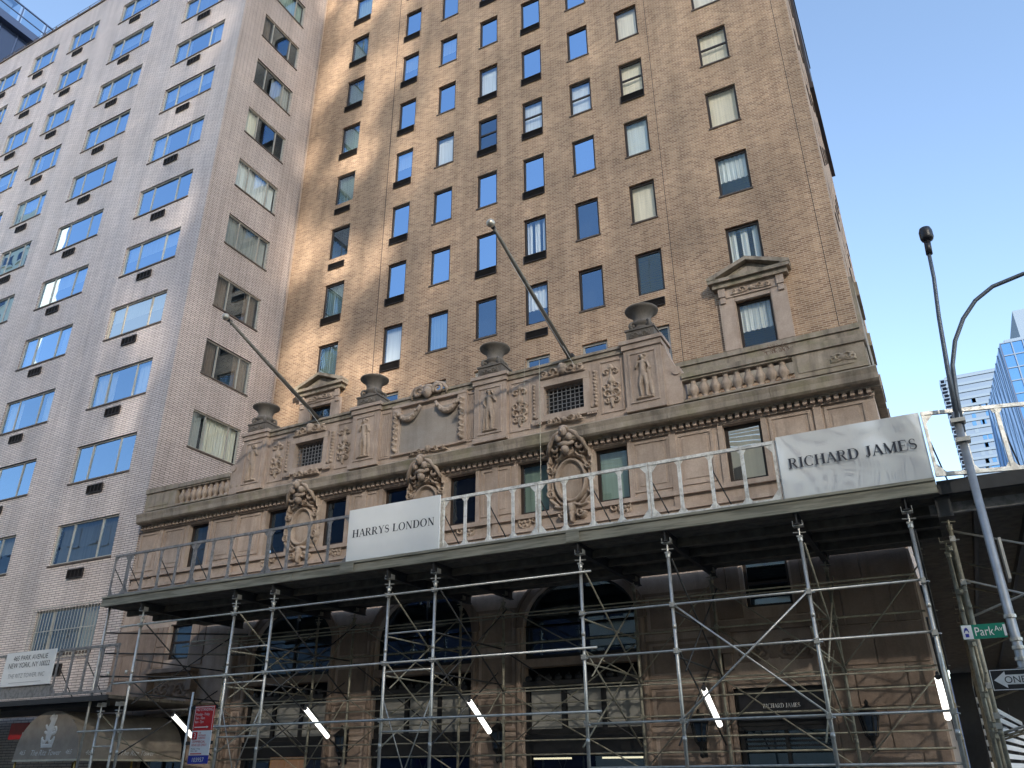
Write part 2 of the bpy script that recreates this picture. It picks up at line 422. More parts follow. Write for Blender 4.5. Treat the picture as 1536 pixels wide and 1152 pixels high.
# ------------------------------------------------------------------ brown brick tower on its carved stone base
TY = 24.5; TXR = -.48; BY = 19.0
tower = thing('hotel_tower', 'tall brown brick tower on a carved stone base with urns and balustrades', 'building')
TC = [(-22.80, -21.63), (-19.15, -18.13), (-16.82, -15.80), (-14.49, -13.47), (-12.19, -11.16), (-9.85, -8.83), (-7.52, -6.48), (-4.09, -2.90)]
TR = [15.9+3.285*k for k in range(11)]
holes = []
for ri, z in enumerate(TR):
    for ci, (a, b_) in enumerate(TC):
        zz = 16.07 if (ri == 0 and ci in (0, 7)) else z
        holes.append((a, b_, zz-1.83, zz))
mb = holed_wall(WX, TXR, 10.2, 56, holes, TY, .17)
SB = [(27.5+4.2*i, 28.7+4.2*i, z-1.83, z) for i in range(4) for z in TR[1:]]
holed_wall(TY, 46, 14, 56, SB, TXR, .17, mb, True)
mb.poly((WX, TY, 56), (TXR, TY, 56), (TXR, 46, 56), (WX, 46, 56))
mb.build('wall', 'brown_brick', tower)
b = MB(); b.poly((WX+.1, TY+.8, 10.2), (TXR-.8, TY+.8, 10.2), (TXR-.8, TY+.8, 55.9), (WX+.1, TY+.8, 55.9)); b.poly((TXR-.8, TY+.8, 10.2), (TXR-.8, 45.9, 10.2), (TXR-.8, 45.9, 55.9), (TXR-.8, TY+.8, 55.9))
b.poly((-19.6, BY+.9, 0.1), (-.9, BY+.9, 0.1), (-.9, BY+.9, 9.6), (-19.6, BY+.9, 9.6)); b.poly((-25.1, BY+.6, 0.1), (-19.6, BY+.6, 0.1), (-19.6, BY+.6, 9.6), (-25.1, BY+.6, 9.6))
b.build('dark_room_sheet', 'backing', tower)  # dark sheets put behind the glass as the shade indoors
CU = {'B': None, 'C': [(.05, .95, 0, 1, 'curtain_green', True)], 'W': [(.04, .96, 0, 1, 'curtain_cream', False)], 'w': [(.04, .96, 0, 1, 'curtain_white', False)],  # W: cream sheet stands in for the mirrored sunlit building
      'H': [(.04, .96, .5, 1, 'curtain_white', False)], 'S': [(.06, .26, 0, 1, 'curtain_white', True), (.40, .60, 0, 1, 'curtain_white', True), (.74, .94, 0, 1, 'curtain_white', True)],
      'P': [(.05, .95, .42, 1, 'curtain_white', True)], 'G': None, 'D': None, 'L': [(.04, .96, 0, 1, 'curtain_grey', False)]}
GM = {'B': 'glass_sky', 'C': 'glass_soft', 'W': 'glass_cream', 'w': 'glass_clear', 'H': 'glass_sky', 'S': 'glass_clear', 'P': 'glass_clear', 'G': 'glass_mid', 'D': 'glass_dark', 'L': 'glass_soft', 'R': 'glass_wavy'}
KIND = ['DDCDDDDP', 'CwCGPGGS', 'CBBBSGWP', 'GBBBBBwW', 'CHwDwwWW', 'CBBwBBWW', 'CHHBBBWW', 'CBBBBBWW', 'CBBBBBWW', 'CBBBBBBW', 'CBBBBBBW']  # last columns: blinds and curtains put in for reflections of a sunlit building
GR = ['--------', '22--1-1-', '22-22---', '12--2---', '12-22-2-', '22-22---', '22--2--2', '22-2----', '22------', '22------', '22------']
for ri, z in enumerate(TR):
    for ci, (a, b_) in enumerate(TC):
        k = KIND[ri][ci]; zz = 16.07 if (ri == 0 and ci in (0, 7)) else z
        wd = round(b_-a, 3); rails = (.93,) if (ri == 4 and ci >= 3) else ()
        add_window(tower, ((a+b_)/2, TY, zz-1.83), 0, wd, 1.83, .09, 'dark_frame' if ri else ('dark_frame' if ci in (0, 7) else 'grey_frame'), (), rails, GM[k], CU.get(k, None), 'sill' if GR[ri][ci] == '-' else None, .09, tilt=.5)
        if GR[ri][ci] == '2': add_grille(tower, ((a+b_)/2, TY-.056, zz-1.83-.36), 0, wd-.04, .31, 0)
        if GR[ri][ci] == '1': add_grille(tower, ((a+b_)/2, TY-.056, zz-1.83-.62), 0, .92, .28, 0)
for (y0, y1, z0, z1) in SB:
    add_window(tower, (TXR, (y0+y1)/2, z0), R(90), 1.2, 1.83, .075, 'dark_frame', (), (), 'glass_sky', None, 'sill', .09)
b = MB(); b.tube([(-19.55, TY-.02, 10.3), (-19.55, TY-.02, 55.8)], .016, 6); b.build('drain_pipe', 'sill', tower)
for x in (-6.11, -1.02):
    MB().box(x-.011, x+.011, TY-.003, TY+.02, 14.3, 55.9).build('wall_joint', 'dark_frame', tower)
MB().box(-25.2, -25.14, TY-.06, TY+.0, 14.3, 55.9).build('flashing', 'limestone', tower)
# ledge course at the foot of the brickwork
b = MB(); b.box(WX+.05, TXR+.12, TY-.12, TY-.003, 14.06, 14.24); b.box(WX+.05, TXR+.06, TY-.06, TY-.003, 13.0, 14.06); b.build('string_course', 'cornice_stone', tower)
b = MB(); b.box(TXR+.003, TXR+.13, TY+.01, 46, 14.06, 14.24); b.build('string_course', 'cornice_stone', tower)

# pedimented windows on the tower wall (two alike)
def pedimented(cx):
    y = TY; b = MB()
    b.box(cx-1.13, cx-.62, y-.13, y-.003, 14.25, 16.24); b.box(cx+.62, cx+1.13, y-.13, y-.003, 14.25, 16.24)
    b.box(cx-.62, cx-.585, y-.09, y-.003, 14.25, 16.24); b.box(cx+.585, cx+.62, y-.09, y-.003, 14.25, 16.24)
    b.box(cx-.617, cx+.617, y-.11, y-.003, 16.07, 16.24)
    b.box(cx-1.0, cx+1.0, y-.16, y-.003, 16.242, 16.62)
    o = b.build('window_surround', 'limestone', tower)
    f = MB()
    f.box(cx-1.38, cx+1.38, y-.42, y-.003, 16.80, 16.93); f.box(cx-1.27, cx+1.27, y-.30, y-.003, 16.624, 16.80)
    f.prism([(cx-1.40, 16.934), (cx-1.40, 17.03), (cx, 17.56), (cx, 17.42), (cx-1.12, 16.98), (cx-1.05, 16.934)], y-.44, y-.003)
    f.prism([(cx+1.40, 16.934), (cx+1.40, 17.03), (cx, 17.56), (cx, 17.42), (cx+1.12, 16.98), (cx+1.05, 16.934)][::-1], y-.441, y-.004)
    f.prism([(cx-1.05, 16.936), (cx+1.05, 16.936), (cx, 17.41)], y-.20, y-.006)
    f.prism([(cx-.6, 16.95), (cx+.6, 16.95), (cx, 17.22)], y-.30, y-.19)
    ob('pediment', f.mesh('pediment', 'cornice_stone'), o)
    for s in (-1, 1):
        g = MB(); g.box(cx+s*.98-.12, cx+s*.98+.12, y-.24, y-.165, 16.28, 16.62); g.box(cx+s*.98-.09, cx+s*.98+.09, y-.20, y-.14, 16.05, 16.28)
        ob('bracket', g.mesh('bracket', 'limestone'), o)
    rl = relief(1.5, .34, 60, 18, scrolls(1.5, .34), .09); ob('frieze_carving', rl, o, (cx-.75, y-.158, 16.26))

# ------------------------------------------------------------------ carved reliefs: height field made of rounded strokes
def relief(wd, h, nx, nz, prims, depth, mat='carved_stone'):
    X, Z = np.meshgrid(np.linspace(0, wd, nx+1), np.linspace(0, h, nz+1)); H = np.zeros_like(X)
    for (x0, z0, x1, z1, r0, r1, k) in prims:
        dx, dz = x1-x0, z1-z0; L = dx*dx+dz*dz+1e-9
        t = np.clip(((X-x0)*dx+(Z-z0)*dz)/L, 0, 1); d = np.hypot(X-x0-t*dx, Z-z0-t*dz); r = r0+(r1-r0)*t
        H = np.maximum(H, k*np.sqrt(np.clip(1-(d/r)**2, 0, 1)))
    v = [(float(x), float(.006-depth*hh), float(z)) for x, z, hh in zip(X.ravel(), Z.ravel(), H.ravel())]
    Hm = H.ravel(); f = []
    for j in range(nz):
        for i in range(nx):
            a = j*(nx+1)+i; q = (a, a+1, a+nx+2, a+nx+1)
            if max(Hm[k] for k in q) > .02: f.append(q)
    me = bpy.data.meshes.new('relief'); me.from_pydata(v, [], f); me.materials.append(MAT[mat])
    me.polygons.foreach_set('use_smooth', [True]*len(me.polygons)); me.update(); return me
def spiral(cx, cz, r, turns, a0, th, k, dr=1, n=16):
    P = []
    for i in range(n+1):
        t = i/n; a = a0+dr*turns*2*math.pi*t; q = r*(1-.85*t); P.append((cx+q*math.cos(a), cz+q*math.sin(a), th*(1-.5*t)))
    return [(p[0], p[1], q[0], q[1], p[2], q[2], k) for p, q in zip(P, P[1:])]
def stroke(pts, th, k):
    return [(a[0], a[1], b[0], b[1], th, th, k) for a, b in zip(pts, pts[1:])]
def mirror(pr, cx): return pr+[(2*cx-a, b, 2*cx-c, d, e, f, g) for a, b, c, d, e, f, g in pr]
def ringp(cx, cz, rx, rz, th, k, n=36, a0=0, a1=2*math.pi):
    return stroke([(cx+rx*math.cos(a0+(a1-a0)*i/n), cz+rz*math.sin(a0+(a1-a0)*i/n)) for i in range(n+1)], th, k)
def rosette(cx, cz, r, k):
    p = [(cx, cz, cx+.001, cz, r*.32, r*.32, k)]
    for i in range(6): a = i*math.pi/3; p.append((cx+.6*r*math.cos(a), cz+.6*r*math.sin(a), cx+.75*r*math.cos(a), cz+.75*r*math.sin(a), r*.3, r*.22, k*.8))
    return p+ringp(cx, cz, r, r, r*.14, k*.8, 20)
def scrolls(wd, h):
    c = wd/2; p = [(c, h*.5, c, h*.55, h*.3, h*.2, 1)]
    p += mirror(spiral(c-wd*.2, h*.5, h*.3, 1.3, 0, h*.09, .9)+spiral(c-wd*.38, h*.45, h*.24, 1.3, math.pi/2, h*.08, .8, -1)+stroke([(c-.05, h*.5), (c-wd*.1, h*.25), (c-wd*.25, h*.2), (c-wd*.45, h*.2)], h*.07, .7), c)
    return p
def arabesque(wd, h):
    c = wd/2; p = stroke([(c, .06*h), (c, .95*h)], wd*.06, .6)
    p += [(c, h*.9, c, h*.94, wd*.16, wd*.08, .9), (c, h*.62, c, h*.7, wd*.2, wd*.1, 1), (c, h*.2, c, h*.06, wd*.15, wd*.04, .9)]
    for z, r, s in ((.80, .17, 1), (.50, .2, -1), (.34, .22, 1), (.2, .15, -1)):
        p += mirror(spiral(c-wd*.24, h*z, wd*r, 1.2, math.pi/4*s, wd*.055, .85, s), c)
    p += mirror(stroke([(c-wd*.05, h*.44), (c-wd*.3, h*.42), (c-wd*.42, h*.5)], wd*.05, .8), c)
    p += [(c-wd*.2, h*.27, c+wd*.2, h*.27, wd*.09, wd*.09, .9), (c, h*.40, c, h*.46, wd*.14, wd*.1, 1)]
    return p
def figure(wd, h, flip):
    c = wd/2; s = -1 if flip else 1
    def q(x0, z0, x1, z1, r0, r1, k): return (c+s*x0*h, z0*h, c+s*x1*h, z1*h, r0*h, r1*h, k)
    p = [q(0, .90, .005, .925, .048, .044, 1), q(0, .84, 0, .88, .025, .025, .8),                                       # head, neck
         q(-.055, .79, .055, .80, .045, .045, .9), q(0, .78, .01, .60, .075, .062, .95), q(.01, .60, .0, .50, .07, .085, .95),  # chest, waist, hips
         q(-.03, .50, -.055, .29, .056, .042, .9), q(-.055, .29, -.045, .07, .04, .024, .8), q(-.045, .06, -.085, .04, .025, .018, .7),
         q(.04, .50, .075, .30, .056, .042, .95), q(.075, .30, .055, .07, .04, .024, .85), q(.055, .06, .10, .045, .025, .018, .7),
         q(-.085, .80, -.13, .66, .028, .024, .8), q(-.13, .66, -.075, .57, .024, .018, .75), q(.085, .80, .145, .70, .028, .024, .8), q(.145, .70, .10, .86, .022, .018, .75),
         q(.10, .86, .03, .95, .018, .016, .7), q(-.10, .58, -.13, .30, .035, .05, .5), q(-.13, .3, -.15, .08, .05, .03, .5), q(.05, .95, -.05, .95, .03, .03, .9),
         q(-.16, .03, .16, .03, .022, .022, .6)]
    return p
def cartouche(wd, h):
    c = wd/2; z = h*.50
    p = [(c, z-.12*h, c, z+.10*h, wd*.24, wd*.27, .40)]
    p += ringp(c, z-.01*h, wd*.30, h*.225, wd*.045, .78) + ringp(c, z-.01*h, wd*.39, h*.28, wd*.03, .55)
    p += mirror(spiral(c-wd*.26, h*.80, wd*.13, 1.5, -math.pi/2, wd*.042, .95)+spiral(c-wd*.40, h*.63, wd*.085, 1.4, 0, wd*.034, .85, -1)+spiral(c-wd*.40, h*.36, wd*.085, 1.4, math.pi/2, wd*.034, .85)
        + stroke([(c-wd*.46, h*.72), (c-wd*.44, h*.55), (c-wd*.47, h*.44), (c-wd*.42, h*.3), (c-wd*.3, h*.24)], wd*.04, .7)
        + stroke([(c-wd*.12, h*.90), (c-wd*.28, h*.90), (c-wd*.38, h*.82), (c-wd*.42, h*.72)], wd*.045, .8)
        + stroke([(c-wd*.05, h*.23), (c-wd*.2, h*.2), (c-wd*.32, h*.22)], wd*.04, .8)
        + spiral(c-wd*.17, h*.13, wd*.09, 1.3, math.pi, wd*.032, .8), c)
    p += [(c, h*.92, c, h*.955, wd*.10, wd*.085, 1.35), (c, h*.84, c, h*.87, wd*.10, wd*.09, 1.05), (c-wd*.10, h*.80, c+wd*.10, h*.80, wd*.05, wd*.05, .95),
          (c, h*.13, c, h*.05, wd*.08, wd*.03, .9), (c, h*.2, c, h*.16, wd*.1, wd*.07, .95)]
    for i in range(7): a = math.pi*(.15+.7*i/6); p.append((c, h*.76, c+wd*.17*math.cos(a), h*.76+wd*.17*math.sin(a), wd*.02, wd*.03, .9))
    return p
pedimented(-22.215); pedimented(-3.495)
random.seed(11)

# --- base wall ---------------------------------------------------------------
XC = -12.83                                     # the base is symmetric about this line
def sy(x): return 2*XC-x
BXL, BXR = -25.15, -.37
W3 = [-22.16, -18.60, -16.24, -13.90, -11.57, -9.26, -6.95, -3.47]
holes = [(x-.47, x+.47, 7.93, 9.42) for x in W3]
bays = [-17.40, -12.72, -8.10]
for x in bays: holes += [(x-1.55, x+1.55, .5, 3.95), (x-1.55, x+1.55, 4.15, 4.95), (x-1.55, x+1.55, 4.95, 6.15)]
holes += [(-3.93, -2.90, 4.93, 6.05), (sy(-2.90), sy(-3.93), 4.93, 6.05), (-4.5, -2.45, .2, 3.22), (sy(-2.45), sy(-4.5), .2, 3.22)]
mb = MB()
holed_wall(BXL, BXR, .15, 9.62, [h for h in holes], BY, .28, mb)
for x in bays:                                  # arch heads
    n = 20; a0 = [(x-1.55*math.cos(math.pi*i/n), 4.95+1.18*math.sin(math.pi*i/n)) for i in range(n+1)]
    for p, q in zip(a0, a0[1:]):
        mb.poly((p[0], BY, p[1]), (q[0], BY, q[1]), (q[0], BY, 6.15), (p[0], BY, 6.15)); mb.poly((p[0], BY, p[1]), (p[0], BY+.28, p[1]), (q[0], BY+.28, q[1]), (q[0], BY, q[1]))
mb.poly((BXR, BY, .15), (BXR, 46, .15), (BXR, 46, 9.62), (BXR, BY, 9.62)); mb.poly((BXL, BY, .15), (BXL, TY, .15), (BXL, TY, 10.2), (BXL, BY, 10.2))
mb.build('base_wall', 'limestone', tower)
MB().poly((BXL, BY, 10.19), (BXR, BY, 10.19), (BXR, TY, 10.19), (BXL, TY, 10.19)).build('terrace', 'roof_felt', tower)
# third floor windows with stone architraves
for i, x in enumerate(W3):
    gm = 'glass_wavy' if i == 7 else 'glass_dark' if i in (1, 2, 3, 4) else 'glass_mid'
    cu = None if i in (1, 2, 3) else [(.04, .96, 0, 1, 'curtain_cream' if i == 7 else 'curtain_green' if i in (5, 6) else 'curtain_dark', False)]
    o = add_window(tower, (x, BY, 7.93), 0, .94, 1.49, .085, 'dark_frame', (), (), gm, cu, None, .14)
    b = MB(); b.box(x-.60, x-.472, BY-.045, BY-.003, 7.80, 9.42); b.box(x+.472, x+.60, BY-.045, BY-.003, 7.80, 9.42); b.box(x-.60, x+.60, BY-.048, BY-.003, 9.424, 9.50)
    b.build('window_architrave', 'limestone', tower)
# sunk panels with raised frames
def panel(x0, x1, z0, z1, y=BY, mat='limestone', name='wall_panel'):
    b = MB(); t = .07
    b.box(x0, x0+t, y-.03, y-.003, z0, z1); b.box(x1-t, x1, y-.03, y-.003, z0, z1); b.box(x0+t, x1-t, y-.03, y-.003, z1-t, z1); b.box(x0+t, x1-t, y-.03, y-.003, z0, z0+t)
    b.box(x0+.16, x1-.16, y-.018, y-.003, z0+.16, z1-.16); return b.build(name, mat, tower)
for a, c in ((-25.08, -24.15), (-23.85, -22.85), (-21.45, -20.50), (-20.32, -19.30)):
    panel(a, c, 8.02, 9.40); panel(sy(c), sy(a), 8.02, 9.40)
panel(-15.55, -14.58, 8.02, 9.40); panel(-10.92, -9.98, 8.02, 9.40)
for x in (-24.0, -20.41, sy(-24.0), sy(-20.41), -15.07, -10.45):     # narrow pilaster joints
    MB().box(x-.09, x+.09, BY-.055, BY-.003, 7.5, 9.50).build('pilaster_strip', 'limestone', tower)
b = MB(); b.box(BXL-.02, BXR+.05, BY-.10, BY-.003, 7.78, 7.90); b.box(BXL-.02, BXR+.03, BY-.06, BY-.003, 7.42, 7.52); b.box(BXL-.02, BXR+.09, BY-.14, BY-.003, 7.06, 7.24); b.build('sill_course', 'limestone', tower)
# cornice
b = MB()
pr = [(BY-.003, 9.62), (BY-.18, 9.62), (BY-.20, 9.66), (BY-.40, 9.67), (BY-.45, 9.72), (BY-.46, 9.86), (BY-.50, 9.99), (BY-.36, 10.04), (BY-.12, 10.19), (BY-.003, 10.19)]
segs = [(-24.95, -22.6), (-22.598, -20.1), (-20.098, -17.4), (-17.398, -14.9), (-14.898, -12.3), (-12.298, -9.97), (-9.968, -7.5), (-7.498, -5.2), (-5.198, -2.6), (-2.598, -.17)]
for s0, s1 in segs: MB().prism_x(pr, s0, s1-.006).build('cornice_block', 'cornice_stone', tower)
b = MB(); b.box(BXR+.003, BXR+.20, BY+.01, 46, 9.62, 10.05); b.build('cornice_return', 'cornice_stone', tower)
b = MB(); x = -24.98
while x < -.42: b.box(x, x+.10, BY-.19, BY-.04, 9.50, 9.612); x += .18
tag(b.build('dentil_row', 'limestone', tower), kind='stuff')
b = MB(); b.box(BXL, BXR+.03, BY-.04, BY-.003, 9.505, 9.617); b.box(BXL, BXR+.02, BY-.075, BY-.05, 9.45, 9.502); b.build('bed_mould', 'limestone', tower)
# attic screen between the outer piers
PX = [XC-7.03, XC-2.28, XC+2.28, XC+7.03]; GXC = [XC-4.6, XC+4.64]; AY = BY-.10
mb = holed_wall(PX[0], PX[3], 10.19, 12.18, [(g-.61, g+.61, 10.66, 11.53) for g in GXC], AY, .3)
mb.poly((PX[0], AY+.3, 10.19), (PX[0], AY+.3, 12.18), (PX[3], AY+.3, 12.18), (PX[3], AY+.3, 11.54), (PX[0], AY+.3, 11.54))
mb.build('attic_wall', 'limestone', tower)
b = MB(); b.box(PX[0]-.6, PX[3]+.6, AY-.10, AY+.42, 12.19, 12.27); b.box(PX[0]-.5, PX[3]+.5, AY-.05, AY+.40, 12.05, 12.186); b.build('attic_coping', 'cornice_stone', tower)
for i, x in enumerate(PX):
    b = MB(); b.box(x-.53, x+.53, AY-.12, AY+.55, 10.192, 12.04); b.box(x-.57, x+.57, AY-.17, AY+.6, 12.045, 12.20)
    b.box(x-.62, x+.62, AY-.22, AY+.62, 12.204, 12.31); b.box(x-.56, x+.56, AY-.16, AY+.58, 10.194, 10.33)
    pier = b.build('attic_pier', 'limestone', tower)
    fr = MB(); t = .05; y = AY-.12
    fr.box(x-.40, x-.35, y-.03, y-.003, 10.42, 11.93); fr.box(x+.35, x+.40, y-.03, y-.003, 10.42, 11.93); fr.box(x-.35, x+.35, y-.03, y-.003, 11.88, 11.93); fr.box(x-.35, x+.35, y-.03, y-.003, 10.42, 10.47)
    ob('panel_frame', fr.mesh('panel_frame', 'limestone'), pier)
    ob('carved_figure', cached(('fig', i % 2), lambda: relief(.66, 1.36, 46, 96, figure(.66, 1.36, i % 2), .12)), pier, (x-.33, y-.003, 10.49))
    # urn
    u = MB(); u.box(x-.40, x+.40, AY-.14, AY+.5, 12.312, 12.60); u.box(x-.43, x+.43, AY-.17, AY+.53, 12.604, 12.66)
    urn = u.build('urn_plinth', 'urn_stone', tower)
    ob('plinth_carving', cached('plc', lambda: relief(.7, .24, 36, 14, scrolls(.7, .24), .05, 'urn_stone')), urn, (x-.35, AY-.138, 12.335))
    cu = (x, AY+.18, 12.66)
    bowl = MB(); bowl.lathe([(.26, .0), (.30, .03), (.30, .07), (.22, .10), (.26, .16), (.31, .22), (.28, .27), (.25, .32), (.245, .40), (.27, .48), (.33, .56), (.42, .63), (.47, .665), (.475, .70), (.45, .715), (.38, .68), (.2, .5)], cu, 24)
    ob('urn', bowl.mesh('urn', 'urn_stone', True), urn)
    for k in range(4):
        vo = MB(); a = math.pi/4+k*math.pi/2; dx, dy = math.cos(a), math.sin(a)
        pts = [(cu[0]+dx*(.30+.10*math.cos(t)), cu[1]+dy*(.30+.10*math.cos(t)), cu[2]+.14+.11*math.sin(t)) for t in [j*.55-1.2 for j in range(10)]]
        vo.tube(pts, [.05*(1-.05*j) for j in range(10)], 6); vo.ball((cu[0]+dx*.3, cu[1]+dy*.3, cu[2]+.13), .06, 8, 6)
        ob('urn_scroll', vo.mesh('urn_scroll', 'urn_stone', True), urn)
# carved strips, lattices, centre plaque
def attic_panel(x0, x1, key):
    b = MB(); y = AY; t = .035
    for a, c, d, e in ((x0, x0+t, 10.36, 11.93), (x1-t, x1, 10.36, 11.93)): b.box(a, c, y-.03, y-.003, d, e)
    b.box(x0+t, x1-t, y-.03, y-.003, 11.895, 11.93); b.box(x0+t, x1-t, y-.03, y-.003, 10.36, 10.395)
    p = b.build('attic_panel', 'limestone', tower)
    w_ = x1-x0-.1
    if key: ob('carved_scrollwork', cached(('arab', round(w_, 2)), lambda: relief(round(w_, 2), 1.42, 44, 100, arabesque(round(w_, 2), 1.42), .09)), p, (x0+.05, y-.002, 10.43))
    else:
        f = MB(); n = 4
        for i in range(n): xx = x0+.06+(x1-x0-.12)*(i+.5)/n; f.box(xx-.025, xx+.025, y-.02, y-.003, 10.44, 11.85)
        ob('fluting', f.mesh('fluting', 'limestone'), p)
for g, s in ((GXC[0], 0), (GXC[1], 0)):
    for s in (-1, 1): attic_panel(g+s*1.42-.33, g+s*1.42+.33, True)
for s in (-1, 1): attic_panel(XC+s*1.55-.20, XC+s*1.55+.20, False)
for g in GXC:
    b = MB(); y = AY
    b.box(g-.80, g-.612, y-.09, y-.003, 10.58, 11.72); b.box(g+.612, g+.80, y-.09, y-.003, 10.58, 11.72); b.box(g-.80, g+.80, y-.10, y-.003, 11.535, 11.74); b.box(g-.80, g+.80, y-.10, y-.003, 10.46, 10.655)
    b.box(g-.93, g-.802, y-.05, y-.003, 10.62, 11.72); b.box(g+.802, g+.93, y-.05, y-.003, 10.62, 11.72)
    o = b.build('lattice_surround', 'limestone', tower)
    l = MB()
    for i in range(9): xx = g-.6+1.2*(i+.5)/9; l.box(xx-.010, xx+.010, y+.10, y+.12, 10.66, 11.53)
    for i in range(7): zz = 10.66+.87*(i+.5)/7; l.box(g-.61, g+.61, y+.085, y+.098, zz-.01, zz+.01)
    ob('lattice', l.mesh('lattice', 'worn_grey'), o)
    ob('dark_backing', MB().poly((g-.7, y+.299, 10.6), (g+.7, y+.299, 10.6), (g+.7, y+.299, 11.6), (g-.7, y+.299, 11.6)).mesh('dark_backing', 'backing'), o)  # dark sheet added as the shade behind the lattice
    k = relief(1.5, .42, 60, 20, scrolls(1.5, .42)+[(.75, .3, .75, .34, .13, .12, 1.2)], .13); ob('head_carving', k, o, (g-.75, y-.098, 11.70))
    k = relief(1.2, .30, 50, 16, scrolls(1.2, .30), .10); ob('foot_carving', k, o, (g-.6, y-.09, 10.26))
    for s in (-1, 1):
        d = MB()
        for j in range(5): d.box(g+s*.84-.14+j*.06, g+s*.84-.10+j*.06, y-.12, y-.052, 10.40, 10.46)
        d.box(g+s*.84-.16, g+s*.84+.16, y-.115, y-.052, 10.465, 10.55)
        tag(ob('guttae', d.mesh('guttae', 'limestone'), o), kind='stuff')
    for s in (-1, 1):
        k = cached('garl', lambda: relief(.16, 1.2, 10, 70, [(.08, .1+.11*i, .08+.01*(-1)**i, .12+.11*i, .05+.02*(i % 3 == 0), .04, 1) for i in range(10)], .10)); ob('garland', k, o, (g+s*.94-.08, y-.004, 10.58))
# plaque with swags and crest
b = MB(); y = AY; g = XC+.1
b.box(g-1.05, g+1.05, y-.045, y-.003, 10.42, 11.72); pl = b.build('plaque', 'plaque_stone', tower)
b = MB(); b.box(g-1.36, g-1.05, y-.10, y-.003, 10.36, 11.95); b.box(g+1.05, g+1.36, y-.10, y-.003, 10.36, 11.95); b.box(g-1.36, g+1.36, y-.12, y-.003, 11.955, 12.04); b.box(g-1.049, g+1.049, y-.09, y-.003, 10.36, 10.419); ob('plaque_frame', b.mesh('plaque_frame', 'limestone'), pl)
for s in (-1, 1):
    k = cached('fest', lambda: relief(.24, 1.42, 14, 90, [(.12+.03*(-1)**i, .06+.09*i, .12, .09+.09*i, .06+.02*(i % 2), .05, 1) for i in range(15)], .13)); ob('festoon', k, pl, (g+s*1.2-.12, y-.098, 10.44))
    sw = MB(); pts = []; rr = []
    for i in range(13):
        t = i/12; pts.append((g+s*(.28+.85*t), y-.14, 11.86-.36*math.sin(math.pi*t)**.8-.06*t)); rr.append(.05+.05*math.sin(math.pi*t))
    sw.tube(pts, rr, 8)
    for i in range(1, 12): sw.ball((pts[i][0], pts[i][1]-.05, pts[i][2]+.03*(-1)**i), .055, 6, 5)
    ob('swag', sw.mesh('swag', 'carved_stone', True), pl)
cr = MB()
for s in (-1, 1):
    pts = [(g+s*(.36+.2*(1-t*.8)*math.cos(a)), y-.16, 12.27+.19*(1-t*.8)*math.sin(a)) for t, a in [(j/16, 3.6-j*.55) for j in range(17)]]
    cr.tube(pts, [.065-.002*j for j in range(17)], 7)
    cr.tube([(g+s*.1, y-.16, 12.36), (g+s*.3, y-.15, 12.49), (g+s*.52, y-.13, 12.42), (g+s*.66, y-.11, 12.24), (g+s*.62, y-.1, 12.1)], [.05, .07, .07, .05, .03], 7)
cr.ball((g, y-.2, 12.22), (.16, .14, .19), 12, 9); cr.ball((g, y-.3, 12.2), (.04, .06, .05), 6, 5); cr.ball((g, y-.17, 12.4), (.2, .1, .1), 10, 6)
ob('crest', cr.mesh('crest', 'carved_stone', True), pl)
k = relief(1.5, .26, 60, 16, scrolls(1.5, .26)+[(.75, .18, .75, .22, .1, .08, 1.2)], .12); ob('foot_carving', k, pl, (g-.75, y-.02, 10.22))
# scroll brackets at both ends of the attic screen
for s in (-1, 1):
    x = PX[0] if s < 0 else PX[3]; x += s*.53
    prof = [(0, 10.2), (0, 12.0)]+[(.10+.28*t, 11.95-.75*t**.7) for t in [i/8 for i in range(9)]]+[(.46, 11.12), (.46, 10.2)]
    MB().prism([(x+s*p, z) for p, z in prof][::s], AY-.06, AY+.45).build('scroll_bracket', 'limestone', tower)
    MB().tube([(x+s*.36, AY-.10, 11.14), (x+s*.36, AY+.48, 11.14)], .12, 14).build('volute', 'limestone', tower)
# balustrades and corner pedestals
BAL = cached('bal', lambda: MB().lathe([(.10, 0), (.10, .05), (.07, .08), (.08, .12), (.135, .22), (.14, .29), (.09, .41), (.065, .47), (.085, .51), (.065, .54), (.105, .58), (.105, .63)], n=10).mesh('baluster', 'carved_stone', True))
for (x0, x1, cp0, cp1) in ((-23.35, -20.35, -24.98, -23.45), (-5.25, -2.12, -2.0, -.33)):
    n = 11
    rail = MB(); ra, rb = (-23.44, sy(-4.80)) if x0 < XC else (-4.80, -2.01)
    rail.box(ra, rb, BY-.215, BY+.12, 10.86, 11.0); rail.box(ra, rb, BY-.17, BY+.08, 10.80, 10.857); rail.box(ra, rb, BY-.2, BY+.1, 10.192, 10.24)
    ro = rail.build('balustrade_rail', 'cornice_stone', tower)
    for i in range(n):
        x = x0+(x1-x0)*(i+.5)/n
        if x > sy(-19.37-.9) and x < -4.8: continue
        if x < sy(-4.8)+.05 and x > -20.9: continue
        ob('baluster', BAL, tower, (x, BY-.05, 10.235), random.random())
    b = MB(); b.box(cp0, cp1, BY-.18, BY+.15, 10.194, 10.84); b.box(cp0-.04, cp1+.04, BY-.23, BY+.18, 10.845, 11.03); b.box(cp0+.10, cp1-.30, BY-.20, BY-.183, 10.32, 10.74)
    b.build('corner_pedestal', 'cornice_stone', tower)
ob('pedestal_carving', relief(.6, .34, 30, 18, scrolls(.6, .34), .06, 'cornice_stone'), tower, (-1.15, BY-.20, 10.36))
b = MB(); b.box(BXR-.1, BXR+.06, BY+.2, 46, 10.192, 11.0); b.build('side_parapet', 'cornice_stone', tower)
tw = MB(); r2 = random.Random(5)
